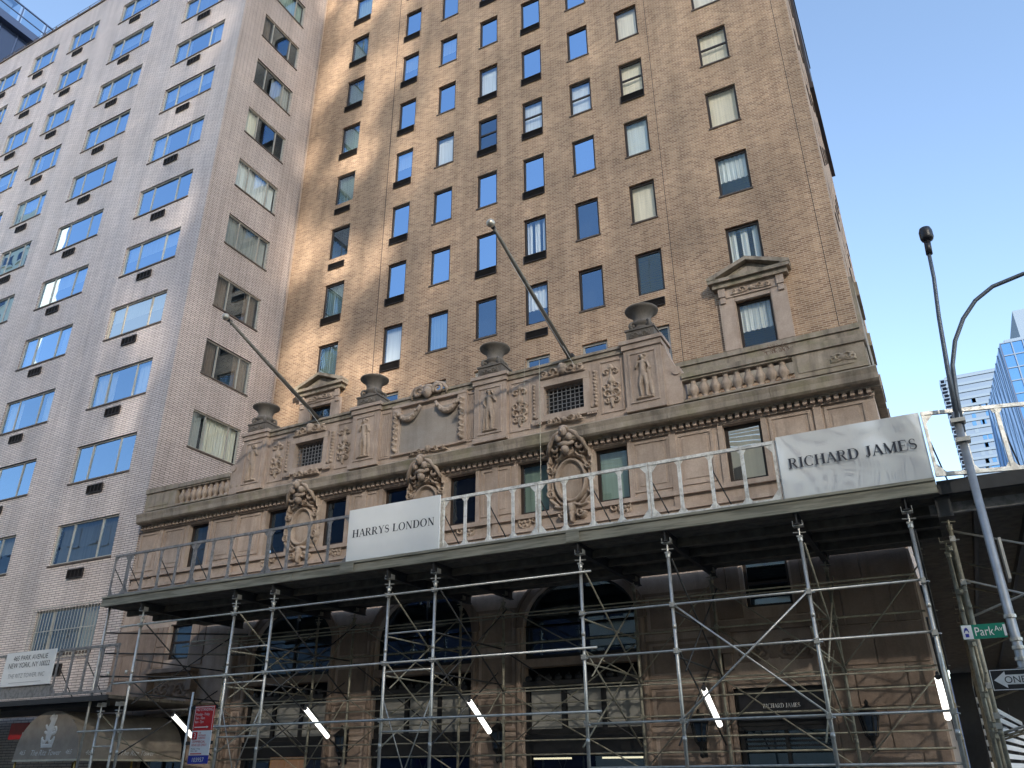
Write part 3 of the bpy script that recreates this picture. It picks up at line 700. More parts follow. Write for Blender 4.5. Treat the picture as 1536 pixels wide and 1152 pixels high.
for i in range(26):
    x = -2.35+r2.uniform(-.25, .3); tw.tube([(x, BY-.02, 11.0), (x+r2.uniform(-.1, .1), BY-.02, 11.1+r2.uniform(0, .1)), (x+r2.uniform(-.2, .2), BY-.03, 11.15+r2.uniform(0, .22))], .006, 3)
tag(tw.build('dry_weeds', 'dry_twig'), 'dry brown weeds sprouting from the stone balustrade by the brick corner', 'weeds', kind='stuff')
# cartouches between the third floor windows
CART = relief(1.42, 2.55, 92, 160, cartouche(1.42, 2.55), .26)
for x in (-17.42, -12.74, -8.10):
    o = ob('cartouche', CART, tower, (x-.71, BY-.003, 7.38))
    hd_ = MB(); cy = BY-.46
    hd_.ball((x, cy-.08, 9.90), (.105, .12, .15), 12, 9); hd_.ball((x, cy-.22, 9.87), (.035, .06, .05), 6, 5); hd_.ball((x, cy-.04, 10.01), (.14, .11, .08), 10, 6); hd_.tube([(x-.22, cy+.1, 9.62), (x, cy-.04, 9.55), (x+.22, cy+.1, 9.62)], [.05, .08, .05], 8); hd_.ball((x, cy+.05, 9.42), (.1, .16, .12), 8, 6)
    for q_ in (-1, 1):
        hd_.tube([(x+q_*(.34+.17*(1-t*.8)*math.cos(a)), cy+.16, 9.55+.17*(1-t*.8)*math.sin(a)) for t, a in [(j/14, 2.6-j*.55) for j in range(15)]], [.06-.002*j for j in range(15)], 7)
        hd_.tube([(x+q_*.12, cy, 9.95), (x+q_*.3, cy+.03, 9.85), (x+q_*.48, cy+.1, 9.62), (x+q_*.58, cy+.2, 9.35)], [.05, .075, .07, .04], 7)
        hd_.ball((x+q_*.16, cy-.05, 9.73), (.09, .1, .11), 8, 6)
    ob('cartouche_head', hd_.mesh('cartouche_head', 'carved_stone', True), o, (.71-x, .003-BY, -7.38))
    rs = cached('ros', lambda: relief(.62, .40, 36, 24, rosette(.44, .2, .17, 1)+spiral(.16, .22, .14, 1.3, 0, .035, .9), .10))
    rm = cached('rosm', lambda: relief(.62, .40, 36, 24, rosette(.18, .2, .17, 1)+spiral(.46, .22, .14, 1.3, math.pi, .035, .9, -1), .10))
    ob('rosette', rm, tower, (x-1.62, BY-.004, 7.5)); ob('rosette', rs, tower, (x+1.0, BY-.004, 7.5))
# side street face: hoods and a bay standing out past the corner
for y in (26.6, 30.8, 35, 39.2):
    b = MB(); b.box(TXR+.003, TXR+.22, y+.5, y+2.5, 16.7, 17.25); b.box(TXR+.004, TXR+.12, y+.7, y+2.3, 14.3, 16.69); b.build('window_hood', 'cornice_stone', tower)
b = MB(); b.box(TXR+.003, TXR+.16, 37, 45, 36, 55.5); b.box(TXR+.003, TXR+.22, 36.8, 45.2, 35.6, 35.99); b.box(TXR+.003, TXR+.22, 36.8, 45.2, 45, 45.4); b.build('side_bay', 'dark_frame', tower)
b = MB(); b.box(BXR+.003, BXR+.09, BY+.4, 46, 11.2, 13.0); b.build('side_cornice', 'cornice_stone', tower)

# --- lower storeys -----------------------------------------------------------
for x in bays:
    # arched upper window, cresting, transom lights, shop window
    w_ = ob('arched_window', cached('archw', lambda: (lambda b: [b.box(-1.55, 1.55, .16, .24, 4.16, 4.25), b.box(-.03, .03, .16, .24, 4.25, 6.1), b.box(-1.55, -1.49, .16, .24, 4.25, 5.0), b.box(1.49, 1.55, .16, .24, 4.25, 5.0), b.box(-1.5, 1.5, .17, .23, 4.93, 4.99), b.tube([(-1.52*math.cos(math.pi*i/18), .2, 4.95+1.15*math.sin(math.pi*i/18)) for i in range(19)], .04, 6), b.mesh('arched_window', 'black_iron')][-1])(MB())), tower, (x, BY, 0))
    pts = [(-1.5, .2, 4.2), (1.5, .2, 4.2)]+[(1.5*math.cos(math.pi*i/16), .2, 4.95+1.12*math.sin(math.pi*i/16)) for i in range(17)]
    ob('pane', cached('archp', lambda: MB().poly(*pts).mesh('pane', 'glass_mid')), w_)
    b = MB(); n = 20
    for r0, r1, yy in ((1.56, 1.72, .05), (1.74, 1.80, .08)):
        for i in range(n):
            a, c = math.pi*i/n, math.pi*(i+1)/n
            P = [(x-r*math.cos(t), 4.95+(r-.38)*math.sin(t)) for r, t in ((r0, a), (r1, a), (r1, c), (r0, c))]; b.prism(P, BY-yy, BY-.003)
    b.build('archivolt', 'brown_stone', tower)
    b = MB(); b.box(x-1.545, x+1.545, BY-.05, BY+.2, 3.955, 4.145); b.build('spandrel', 'brown_stone', tower)
    b = MB(); b.box(x-1.5, x+1.5, BY-.16, BY+.1, 3.50, 3.60)
    for i in range(11):
        xx = x-1.35+2.7*i/10; b.ball((xx, BY-.12, 3.66), (.10, .04, .08), 8, 5); b.tube([(xx, BY-.12, 3.68), (xx+.03, BY-.12, 3.78)], [.03, .008], 5)
    cr = b.build('cresting', 'black_iron', tower)
    b = MB(); b.box(x-1.55, x+1.55, BY+.12, BY+.2, 3.4, 3.5); b.box(x-1.55, x+1.55, BY+.12, BY+.2, 2.42, 2.52)
    for xx in (-1.5, -.52, .52, 1.5): b.box(x+xx-.06, x+xx+.06, BY+.12, BY+.2, 2.52, 3.4)
    tf = b.build('transom_frame', 'black_iron', tower)
    for k in range(3):
        xx = x-.98+.98*k*1.0; ob('transom_pane', MB().poly((xx-.44, BY+.17, 2.53), (xx+.44, BY+.17, 2.53), (xx+.44, BY+.17, 3.39), (xx-.44, BY+.17, 3.39)).mesh('transom_pane', 'transom'), tf)
    b = MB(); b.box(x-1.55, x+1.55, BY+.05, BY+.13, 2.0, 2.41); b.box(x-1.55, x-1.45, BY+.1, BY+.2, .2, 2.0); b.box(x+1.45, x+1.55, BY+.1, BY+.2, .2, 2.0); sf = b.build('shop_front', 'black_iron', tower)
    ob('shop_pane', MB().poly((x-1.45, BY+.18, .2), (x+1.45, BY+.18, .2), (x+1.45, BY+.18, 2.0), (x-1.45, BY+.18, 2.0)).mesh('shop_pane', 'glass_dark'), sf)
MB().box(-18.2, -16.9, BY+.5, BY+.55, .5, 2.08).build('glowing_shop_wall', 'shop_glow', tower)  # wall glows itself in place of lamplight inside the shop
for x in (-9.2, -7.4): MB().box(x-.4, x+.6, BY+.4, BY+.44, 1.86, 1.90).build('shop_ceiling_lamp', 'ceiling_glow', tower)
# piers: recessed panels
for a, c in ((-19.6, -19.02), (-15.75, -14.4), (-11.05, -9.78), (-6.42, -4.68)):
    for z0, z1 in ((1.0, 2.35), (2.5, 3.35), (3.5, 4.35), (4.5, 5.45)):
        b = MB(); t = .06; y = BY
        b.box(a+.04, a+.10, y-.035, y-.003, z0, z1); b.box(c-.10, c-.04, y-.035, y-.003, z0, z1); b.box(a+.10, c-.10, y-.035, y-.003, z1-t, z1); b.box(a+.10, c-.10, y-.035, y-.003, z0, z0+t); b.box(a+.2, c-.2, y-.02, y-.003, z0+.12, z1-.12)
        b.build('pier_panel', 'brown_stone', tower)
    for x in (a-.02, c+.02): MB().tube([(x, BY-.05, .2), (x, BY-.05, 4.9)], .07, 10).build('colonnette', 'brown_stone', tower)
# stone blocks of the outer bays
def blocks(x0, x1, z0, z1, rows, cols, skip):
    for j in range(rows):
        za, zb = z0+(z1-z0)*j/rows, z0+(z1-z0)*(j+1)/rows; off = .5 if j % 2 else 0
        xs = sorted({x0, x1, *[x0+(x1-x0)*(i+off)/cols for i in range(cols+1) if x0 < x0+(x1-x0)*(i+off)/cols < x1]})
        for a, c in zip(xs, xs[1:]):
            if any(a < s[1] and c > s[0] and za < s[3] and zb > s[2] for s in skip): continue
            MB().box(a+.014, c-.014, BY-.04, BY-.003, za+.014, zb-.014).build('stone_block', 'brown_stone', tower)
for f in (lambda x: x, sy):
    s = lambda a, c: tuple(sorted((f(a), f(c))))
    a, c = s(-2.38, -.40); blocks(a, c, .3, 6.0, 7, 2, [])
    a, c = s(-4.62, -2.40); sk = [(*s(-4.55, -2.42), .2, 3.25), (*s(-4.4, -2.5), 3.6, 4.62), (*s(-4.0, -2.85), 4.8, 6.1)]
    a, c = s(-4.62, -4.0); blocks(a, c, 4.7, 6.0, 2, 1, []); a, c = s(-2.86, -2.40); blocks(a, c, 4.7, 6.0, 2, 1, [])
    a, c = s(-4.45, -2.48); m_ = (a+c)/2
    b = MB(); b.box(a-.1, c+.1, BY-.35, BY-.003, 4.50, 4.62); b.box(a-.05, c+.05, BY-.2, BY-.003, 4.40, 4.497)
    for x in (a-.12, c-.12):
        b.box(x, x+.24, BY-.28, BY-.003, 3.95, 4.39); b.box(x+.03, x+.21, BY-.18, BY-.003, 3.6, 3.945)
    b.build('door_hood', 'brown_stone', tower)
    ob('door_frieze', cached('frz', lambda: relief(1.7, .62, 70, 26, scrolls(1.7, .62), .09, 'brown_stone')), tower, (m_-.85, BY-.004, 3.68))
    b = MB(); b.box(a-.1, a-.003, BY-.06, BY-.003, .2, 3.3); b.box(c+.003, c+.1, BY-.06, BY-.003, .2, 3.3); b.box(a-.1, c+.1, BY-.065, BY-.003, 3.304, 3.42); b.build('door_surround', 'brown_stone', tower)
    b = MB(); b.box(a, c, BY+.10, BY+.16, 2.45, 3.2); b.box(a, c, BY+.06, BY+.2, 2.36, 2.44); b.box(a, a+.1, BY+.12, BY+.2, .2, 2.36); b.box(c-.1, c, BY+.12, BY+.2, .2, 2.36); b.box(m_-.04, m_+.04, BY+.12, BY+.2, .2, 2.36)
    for i in range(4): b.box(a+.1, c-.1, BY+.1, BY+.13, 1.95+.09*i, 1.99+.09*i)
    d = b.build('shop_door', 'black_iron', tower)
    ob('pane', MB().poly((a+.1, BY+.17, .2), (c-.1, BY+.17, .2), (c-.1, BY+.17, 2.36), (a+.1, BY+.17, 2.36)).mesh('pane', 'glass_dark'), d)
    a, c = s(-3.93, -2.90)
    add_window(tower, ((a+c)/2, BY, 4.93), 0, round(c-a, 3), 1.12, .07, 'dark_frame', (), (.55,), 'glass_soft', None, None, .14)
# wall lanterns
def lantern(x, z, lab):
    t = thing('wall_lantern', lab, 'lantern', 'iron lanterns along the stone base', (x, BY, z))
    b = MB(); b.tube([(0, -.02, .25), (0, -.2, .34), (0, -.26, .2)], .02, 6); b.tube([(0, -.02, -.35), (0, -.18, -.3), (0, -.26, -.12)], .018, 6); b.box(-.06, .06, -.035, -.024, -.5, .4); b.build('bracket', 'black_iron', t)
    b = MB(); b.lathe([(.02, -.52), (.05, -.46), (.03, -.38), (.05, -.30), (.13, -.2), (.02, -.18)], (0, -.26, 0), 10); b.lathe([(.20, .18), (.22, .2), (.15, .27), (.08, .33), (.03, .37), (.045, .41), (.01, .47)], (0, -.26, 0), 10)
    for k in range(6): a = k*math.pi/3; b.tube([(.12*math.cos(a), -.26+.12*math.sin(a), -.2), (.19*math.cos(a), -.26+.19*math.sin(a), .19)], .014, 5)
    b.build('cage', 'black_iron', t)
    b = MB(); b.lathe([(.10, -.19), (.17, .18)], (0, -.26, 0), 6); b.build('lantern_glass', 'navy_glass', t)
lantern(-15.05, 2.3, 'black iron wall lantern on the pier beside the orange lit shop window')
lantern(-10.25, 2.3, 'black iron wall lantern on the pier between the two arched shop bays')
lantern(-5.22, 2.35, 'black iron wall lantern on the pier between the last arched bay and the shop door')
lantern(-1.75, 2.4, 'black iron wall lantern on the plain stone blocks nearest the street corner')

# ------------------------------------------------------------------ flagpoles on the attic
def flagpole(x, tip, lab):
    foot = Vector((x, 18.95, 12.25)); tip = Vector(tip)
    t = thing('flagpole', lab, 'flagpole', 'flagpoles leaning out from the attic')
    MB().tube([foot, foot.lerp(tip, .5), tip], [.075, .06, .042], 10).build('pole', 'flag_pole', t, True)
    d = (tip-foot).normalized(); MB().ball(tip+d*.13, .11, 16, 10).build('finial_ball', 'ball_metal', t, True)
    b = MB(); b.tube([tip-d*.02, tip+d*.05], .06, 8); b.tube([tip-d*.12+Vector((0, 0, -.07)), tip-d*.12+Vector((0, 0, .08))], .03, 6); b.build('truck', 'dark_steel', t)
    b = MB(); b.tube([foot+d*.15+Vector((0, 0, -.06)), foot.lerp(tip, .8)+Vector((0, 0, -.16))], .006, 4); b.tube([foot+d*.9, foot+Vector((.1, -.1, -.2))], .008, 4); b.build('halyard', 'sign_pale', t)
    b = MB(); b.box(x-.10, x+.10, 18.80, 19.1, 12.28, 12.40); b.build('foot_bracket', 'dark_steel', t)
flagpole(-7.95, (-7.95, 14.26, 13.86), 'dark flagpole with ball tip in front of the plain brick bays')
flagpole(-17.18, (-17.18, 14.52, 13.88), 'dark flagpole with ball tip reaching past the white brick building')
cb = MB(); cb.tube([(-8.72, 18.4, 12.3), (-8.70, 18.3, 9.5), (-8.74, 18.3, 6.2)], .010, 4); cb.tube([(-9.2, 18.42, 12.3), (-9.2, 18.3, 10)], .006, 4)
tag(cb.build('hanging_cable', 'tarnished'), 'thin cable hanging down past the barred attic opening and cartouche', 'cable')

# ------------------------------------------------------------------ sidewalk shed (upper)
SY_, IY = 15.2, 18.4
shed = thing('sidewalk_shed', 'tall sidewalk shed of steel pipes with slatted metal parapet before the stone base', 'scaffolding')
PXS = [-19.37, -15.93, -14.65, -11.16, -9.90, -6.38, -4.52, -2.02, -.18]
def coupler_mesh(mat):
    mb = MB(); x = y = z = 0; mb.box(x-.045, x+.045, y-.05, y+.05, z-.045, z+.045); mb.tube([(x-.02, y-.05, z+.03), (x-.02, y-.11, z+.03)], .011, 5); mb.tube([(x+.04, y-.03, z-.02), (x+.1, y-.04, z-.03)], .012, 5); return mb.mesh('coupler', mat)
def post(x, y, top=5.62, mat='galvanised', par=None):
    b = MB(); b.tube([(x, y, .15), (x, y, top-.22)], .034, 12)
    for z in (2.05, 4.0): b.tube([(x, y, z), (x, y, z+.10)], .039, 12)
    o = b.build('post', mat, par or shed, True)
    h = MB(); h.tube([(x, y, top-.24), (x, y, top)], .018, 8); h.box(x-.05, x+.05, y-.05, y+.05, top-.20, top-.17); h.box(x-.09, x+.09, y-.08, y+.08, top-.002, top+.012); h.tube([(x-.11, y-.03, top-.11), (x+.11, y+.03, top-.11)], .012, 6)
    h.tube([(x, y, top-.27), (x, y, top-.2)], .046, 10); h.box(x-.09, x-.08, y-.07, y+.07, top+.01, top+.1); h.box(x+.08, x+.09, y-.07, y+.07, top+.01, top+.1)
    ob('jack_head', h.mesh('jack_head', mat), o)
    return o
for i, x in enumerate(PXS):
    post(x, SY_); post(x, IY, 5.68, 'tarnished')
    # beam that carries the deck, front to back
    b = MB(); b.box(x-.05, x+.05, SY_-.12, BY-.12, 5.64, 5.66); b.box(x-.05, x+.05, SY_-.12, BY-.12, 5.83, 5.85); b.box(x-.012, x+.012, SY_-.12, BY-.12, 5.66, 5.83); b.build('deck_beam', 'dark_steel', shed)
def tubeo(a, c, r=.024, mat='galvanised', name='ledger', par=None):
    return MB().tube([a, c], r, 8).build(name, mat, par or shed, True)
tubeo((-20.1, SY_-.06, 5.25), (-6.13, SY_-.06, 5.25)); tubeo((-19.95, SY_-.06, 3.77), (-6.08, SY_-.06, 3.765)); tubeo((-16.1, SY_-.06, 2.61), (-6.05, SY_-.06, 2.61))
tubeo((-21.0, SY_-.06, 2.62), (-18.2, SY_-.06, 2.62))
for z in (4.44, 3.60, 2.40, 1.65): tubeo((-6.38, SY_, z), (-.18, SY_, z+.02), .022)
for a, c in ((1, 2), (3, 4)):
    for z in (4.40, 3.59, 2.38): tubeo((PXS[a], SY_, z), (PXS[c], SY_, z), .02, name='rung')
    m_ = (PXS[a]+PXS[c])/2
    for x in (PXS[a], PXS[c]): tubeo((x, SY_+.01, 3.05), (m_, SY_+.01, 1.6), .013, name='strut')
for z in (4.46, 3.42, 2.68, 1.95): tubeo((-19.6, IY+.05, z), (-.3, IY+.05, z), .02, 'tarnished')
tubeo((-20.9, IY-.05, 5.3), (-14.0, IY-.05, 5.3), .02, 'tarnished')
tubeo((-4.45, SY_-.03, 4.40), (-2.02, SY_-.03, 2.43), .018, name='cross_brace'); tubeo((-4.50, SY_-.055, 2.43), (-2.06, SY_-.055, 4.42), .018, name='cross_brace')
tubeo((-4.45, IY-.03, 4.40), (-2.02, IY-.03, 2.43), .016, 'tarnished', 'cross_brace'); tubeo((-4.50, IY-.055, 2.43), (-2.06, IY-.055, 4.42), .016, 'tarnished', 'cross_brace')
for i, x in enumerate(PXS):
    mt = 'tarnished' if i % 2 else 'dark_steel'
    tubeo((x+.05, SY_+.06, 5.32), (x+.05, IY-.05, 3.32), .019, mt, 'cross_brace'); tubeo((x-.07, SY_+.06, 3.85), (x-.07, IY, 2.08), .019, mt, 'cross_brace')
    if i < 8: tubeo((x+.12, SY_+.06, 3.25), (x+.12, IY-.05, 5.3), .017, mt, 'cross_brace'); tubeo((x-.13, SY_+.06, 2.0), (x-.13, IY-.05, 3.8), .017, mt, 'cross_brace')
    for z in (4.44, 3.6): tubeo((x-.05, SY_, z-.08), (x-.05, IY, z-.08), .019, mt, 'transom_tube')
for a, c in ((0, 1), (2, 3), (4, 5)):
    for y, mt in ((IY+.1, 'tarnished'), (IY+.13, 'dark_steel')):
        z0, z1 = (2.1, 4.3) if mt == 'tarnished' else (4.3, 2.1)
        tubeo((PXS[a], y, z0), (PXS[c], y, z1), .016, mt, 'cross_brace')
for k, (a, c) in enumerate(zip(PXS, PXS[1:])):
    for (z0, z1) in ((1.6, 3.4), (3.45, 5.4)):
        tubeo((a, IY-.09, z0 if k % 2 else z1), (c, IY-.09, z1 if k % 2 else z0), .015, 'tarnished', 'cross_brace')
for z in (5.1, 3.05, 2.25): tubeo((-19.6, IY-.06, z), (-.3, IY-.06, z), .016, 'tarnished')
for z in (4.9, 3.2): tubeo((-19.6, 16.9, z), (-.3, 16.9, z), .016, 'tarnished')
for x in (-19.37,):                                        # short frame at the open end
    for z in (5.15, 4.6, 4.0): tubeo((-20.9, SY_+.1, z+.02), (-17.6, SY_+2.2, z), .022, 'dark_steel', 'guard_rail')
CG, CT = coupler_mesh('galvanised'), coupler_mesh('tarnished')
for x in PXS:
    for z in ((4.44, 3.60, 2.40) if x > -6.5 else (5.25, 3.77, 2.61)): ob('coupler', CG, shed, (x, SY_-.02, z))
    for z in (4.46, 3.42, 2.68): ob('coupler', CT, shed, (x, IY, z))
# deck planks
n = 13
for i in range(n):
    y0 = SY_-.1+(BY-.10-SY_+.1)*i/n; y1 = SY_-.1+(BY-.10-SY_+.1)*(i+1)/n-.03
    MB().box(-21.0, .38, y0, y1, 5.86, 5.93).build('deck_plank', 'plank', shed)
# long beams below the deck
for y in (15.9, 16.8, 17.7):
    MB().box(-20.9, .3, y-.05, y+.05, 5.70, 5.858).build('deck_joist', 'plank', shed)
for s0, s1 in ((-21.0, -14.0), (-13.99, -6.6), (-6.59, .36)):
    b = MB(); b.box(s0, s1, SY_-.18, SY_-.11, 5.85, 5.905); b.box(s0, s1, SY_-.155, SY_-.12, 5.905, 6.07); b.box(s0, s1, SY_-.19, SY_-.10, 6.07, 6.12); b.build('fascia_beam', 'fascia_board', shed)
for s0, s1 in ((-6.6, -6.3), (-12.5, -12.1)): MB().box(s0, s1, SY_-.2, SY_-.19, 5.87, 6.11).build('fascia_plate', 'fascia_board', shed)
# parapet frames
def parapet(x0, x1, nq, mat, z0=6.13, z1=7.34, y=SY_-.02, par=None, ang=0, pickets=True, org=None):
    par = par or shed; L = x1-x0
    b = MB(); r = .030
    b.box(0, L, -.025, .025, z1-z0-.066, z1-z0); b.box(0, L, -.027, .027, 0, .07)
    for x in (0.004, L-.004):
        s = 1 if x < L/2 else -1
        b.box(min(x, x+s*.05), max(x, x+s*.05), -.018, .018, .055, z1-z0-.05)
        for zz, d in ((.055, 1), (z1-z0-.05, -1)): b.prism([(x+s*.05, zz), (x+s*.20, zz), (x+s*.05, zz+d*.18)][::s*d], -.006, .006)
    o = b.build('parapet_frame', mat, par, loc=(x0, y, z0), rz=ang)
    for i in range(1, nq):
        x = L*i/nq; q = MB(); q.box(x-.033, x+.033, -.02, .02, .06, z1-z0-.058)
        for zz, d in ((.055, 1), (z1-z0-.05, -1)):
            for s in (-1, 1): q.prism([(x+s*.032, zz), (x+s*.115, zz), (x+s*.032, zz+d*.115)][::s*d], -.005, .005)
        ob('picket', q.mesh('picket', mat), o)
    for i in range(0, nq, 2):
        x = L*(i+.5)/nq; ob('back_brace', MB().tube([(L*i/nq+.02, .02, .85), (L*i/nq+.35, .55, -.15)], .014, 6).mesh('back_brace', 'dark_steel'), o)
    return o
PP = [-20.98, -20.35, -17.72, -15.05, -12.40, -9.76, -7.30, -4.76, -2.20]
parapet(PP[0], PP[1]-.01, 1, 'worn_grey')
for i in range(1, 8): parapet(PP[i], PP[i+1]-.012, 4, 'worn_grey' if i < 4 else 'worn_white')
parapet(-2.20, .36, 4, 'worn_white')
tubeo((-20.88, SY_+.05, .2), (-20.88, SY_+.05, 6.1), .034, 'galvanised', 'post')

# corner run of the shed, turning into the side street
cs = thing('corner_shed', 'dark underside of the shed where it turns into the side street', 'scaffolding')
parapet(.385, 2.2, 3, 'worn_white', y=15.03, par=cs, ang=R(13))
parapet(2.15, 4.6, 4, 'worn_white', y=15.45, par=cs, ang=R(13))
MB().box(.17, 6, 15.58, 15.66, 5.62, 5.80).build('fascia_beam', 'worn_grey', cs)
MB().box(.37, 6.0, 15.2, 15.3, 5.86, 6.1).build('edge_beam', 'dark_steel', cs)
MB().box(.28, .52, 15.32, 15.56, 5.5, 6.08).build('corner_plate', 'dark_steel', cs)
MB().box(-.34, 7, 47.6, 47.8, .15, 5.86).build('dark_end_sheet', 'dark_steel', cs)  # dark sheet added to close the bright gap under the deck
MB().box(-.30, .38, 18.915, 19.79, 5.87, 5.93).build('deck_plank', 'plank', cs)
for i in range(22): MB().box(.382 if i < 3 else -.30, 6.0, 15.3+1.5*i, 15.3+1.5*i+1.47, 5.87, 5.93).build('deck_plank', 'plank', cs)
for x in (.9, 1.75, 2.6, 3.45, 4.3): MB().box(x-.04, x+.04, 15.4, 48, 5.70, 5.868).build('deck_joist', 'dark_steel', cs)
for k in range(6):
    for x in (.42, 4.6): post(x, 15.75+2.6*k, 5.62, 'tarnished' if x < 1 else 'galvanised', cs)
    if k == 0: post(.30, 15.95, 5.2, 'tarnished', cs)
for k in range(3):
    y = 15.8+2.6*k
    for a, c in (((.45, 5.35), (4.6, 3.9)), ((.45, 3.9), (4.6, 5.35)), ((.45, 2.9), (4.6, 4.2)), ((.45, 2.1), (4.6, 3.3)), ((.45, 4.5), (4.6, 2.9))):
        tubeo((a[0], y, a[1]), (c[0], y, c[1]), .02, 'galvanised' if k == 0 else 'tarnished', 'cross_brace', cs)
for z in (4.3, 3.0): tubeo((.42, 15.7, z), (.42, 40, z), .02, 'tarnished', 'ledger', cs)
for z in (5.2, 4.45, 3.6, 2.8, 2.35, 2.2): ob('coupler', CG, cs, (.42, 15.75, z)); ob('coupler', CT, cs, (.34, 15.9, z-.12), .6)
b = MB(); b.box(.5, 1.1, 15.75, 16.6, 5.94, 6.22); b.box(1.15, 1.75, 15.8, 16.7, 5.94, 6.16); b.box(.55, 1.6, 15.9, 16.3, 6.225, 6.27)
tag(b.build('stacked_boards', 'dark_steel'), 'dark boards stacked on the corner deck behind the bare parapet frame', 'boards')

# lower shed in front of the white building
ls = thing('low_shed', 'low sidewalk shed with grey slatted parapet over the arched entrance awning', 'scaffolding')
for i in range(9): MB().box(-60, -20.0, 15.1+.42*i, 15.1+.42*i+.40, 3.42, 3.50).build('deck_plank', 'plank', ls)
MB().box(-60, -19.97, 15.03, 15.09, 3.36, 3.50).build('fascia_beam', 'dark_steel', ls)
MB().box(-60, -20.3, 15.3, 15.42, 3.26, 3.41).build('deck_joist', 'dark_steel', ls)
def low_par(x0, x1, n): parapet(x0, x1, n, 'worn_grey', 3.57, 4.82, 15.15, ls)
low_par(-22.52, -20.0, 4); low_par(-27.5, -24.85, 4); low_par(-30.2, -27.52, 4)
MB().box(-24.83, -22.54, 15.12, 15.17, 3.57, 3.9).build('parapet_board', 'worn_grey', ls)
for x in (-20.34, -19.63): post(x, 15.22, 3.22, 'galvanised', ls)
for x in (-24.9, -27.5, -30.1): post(x, 15.22, 3.22, 'tarnished', ls)
tubeo((-20.34, 15.2, 2.25), (-19.63, 15.2, 2.25), .018, name='rung', par=ls)
tubeo((-20.34, 15.3, 3.0), (-19.9, 16.8, 1.7), .016, 'tarnished', 'cross_brace', ls)
tubeo((-20.3, 15.3, 2.5), (-20.3, 18.4, 1.9), .016, 'tarnished', 'cross_brace', ls)

# ------------------------------------------------------------------ lettering
def font_mesh(txt, size, mat, align='CENTER', shear=0, sx=1.):
    cu = bpy.data.curves.new('lettering', 'FONT'); cu.body = txt; cu.size = size; cu.align_x = align; cu.shear = shear
    o = bpy.data.objects.new('lettering', cu); COL.objects.link(o)
    dg = bpy.context.evaluated_depsgraph_get(); me = bpy.data.meshes.new_from_object(o.evaluated_get(dg)); bpy.data.objects.remove(o); bpy.data.curves.remove(cu)
    for v in me.vertices: x, y, z = v.co; v.co = (x*sx, 0, y)
    me.materials.clear(); me.materials.append(MAT[mat]); me.name = 'lettering'; return me
def letter(par, txt, loc, size, mat, align='CENTER', shear=0, rz=0, sx=1., name='lettering'): return ob(name, font_mesh(txt, size, mat, align, shear, sx), par, loc, rz)
TK, TN = .185, .055
def _v(x, th=TK, z0=0, z1=1, s0=True, s1=True):
    p = [[(x-th/2, z0), (x+th/2, z0), (x+th/2, z1), (x-th/2, z1)]]; e = th/2+.075
    if s0: p.append([(x-e, z0), (x+e, z0), (x+e, z0+.045), (x-e, z0+.045)])
    if s1: p.append([(x-e, z1-.045), (x+e, z1-.045), (x+e, z1), (x-e, z1)])
    return p
def _h(x0, x1, z, th=TN): return [[(x0, z-th/2), (x1, z-th/2), (x1, z+th/2), (x0, z+th/2)]]
def _d(x0, z0, x1, z1, th): return [[(x0-th/2, z0), (x0+th/2, z0), (x1+th/2, z1), (x1-th/2, z1)]]
def _ring(cx, cz, rx, rz, ix, iz, a0, a1, n=22, ox=0):
    P = []
    for i in range(n):
        a, b = R(a0+(a1-a0)*i/n), R(a0+(a1-a0)*(i+1)/n)
        P.append([(cx+rx*math.cos(a), cz+rz*math.sin(a)), (cx+rx*math.cos(b), cz+rz*math.sin(b)), (cx+ox+ix*math.cos(b), cz+iz*math.sin(b)), (cx+ox+ix*math.cos(a), cz+iz*math.sin(a))])
    return P
def _s(pts, ws):
    P = []
    L, Rr = [], []
    for i, p in enumerate(pts):
        a = pts[max(0, i-1)]; b = pts[min(len(pts)-1, i+1)]; dx, dz = b[0]-a[0], b[1]-a[1]; l = math.hypot(dx, dz) or 1
        L.append((p[0]-dz/l*ws[i]/2, p[1]+dx/l*ws[i]/2)); Rr.append((p[0]+dz/l*ws[i]/2, p[1]-dx/l*ws[i]/2))
    for i in range(len(pts)-1): P.append([L[i], L[i+1], Rr[i+1], Rr[i]])
    return P
def _S():
    pts = []
    for i in range(9): a = R(40+230*i/8); pts.append((.32+.20*math.cos(a), .74+.23*math.sin(a)))
    for i in range(1, 9): a = R(90-230*i/8); pts.append((.33+.22*math.cos(a), .27+.245*math.sin(a)))
    n = len(pts); return _s(pts, [.06+.10*math.exp(-((i-n/2)/(n*.24))**2) for i in range(n)])+[[(.47, .70), (.51, .70), (.51, .98), (.47, .9)], [(.09, .02), (.13, .1), (.13, .3), (.09, .3)]]
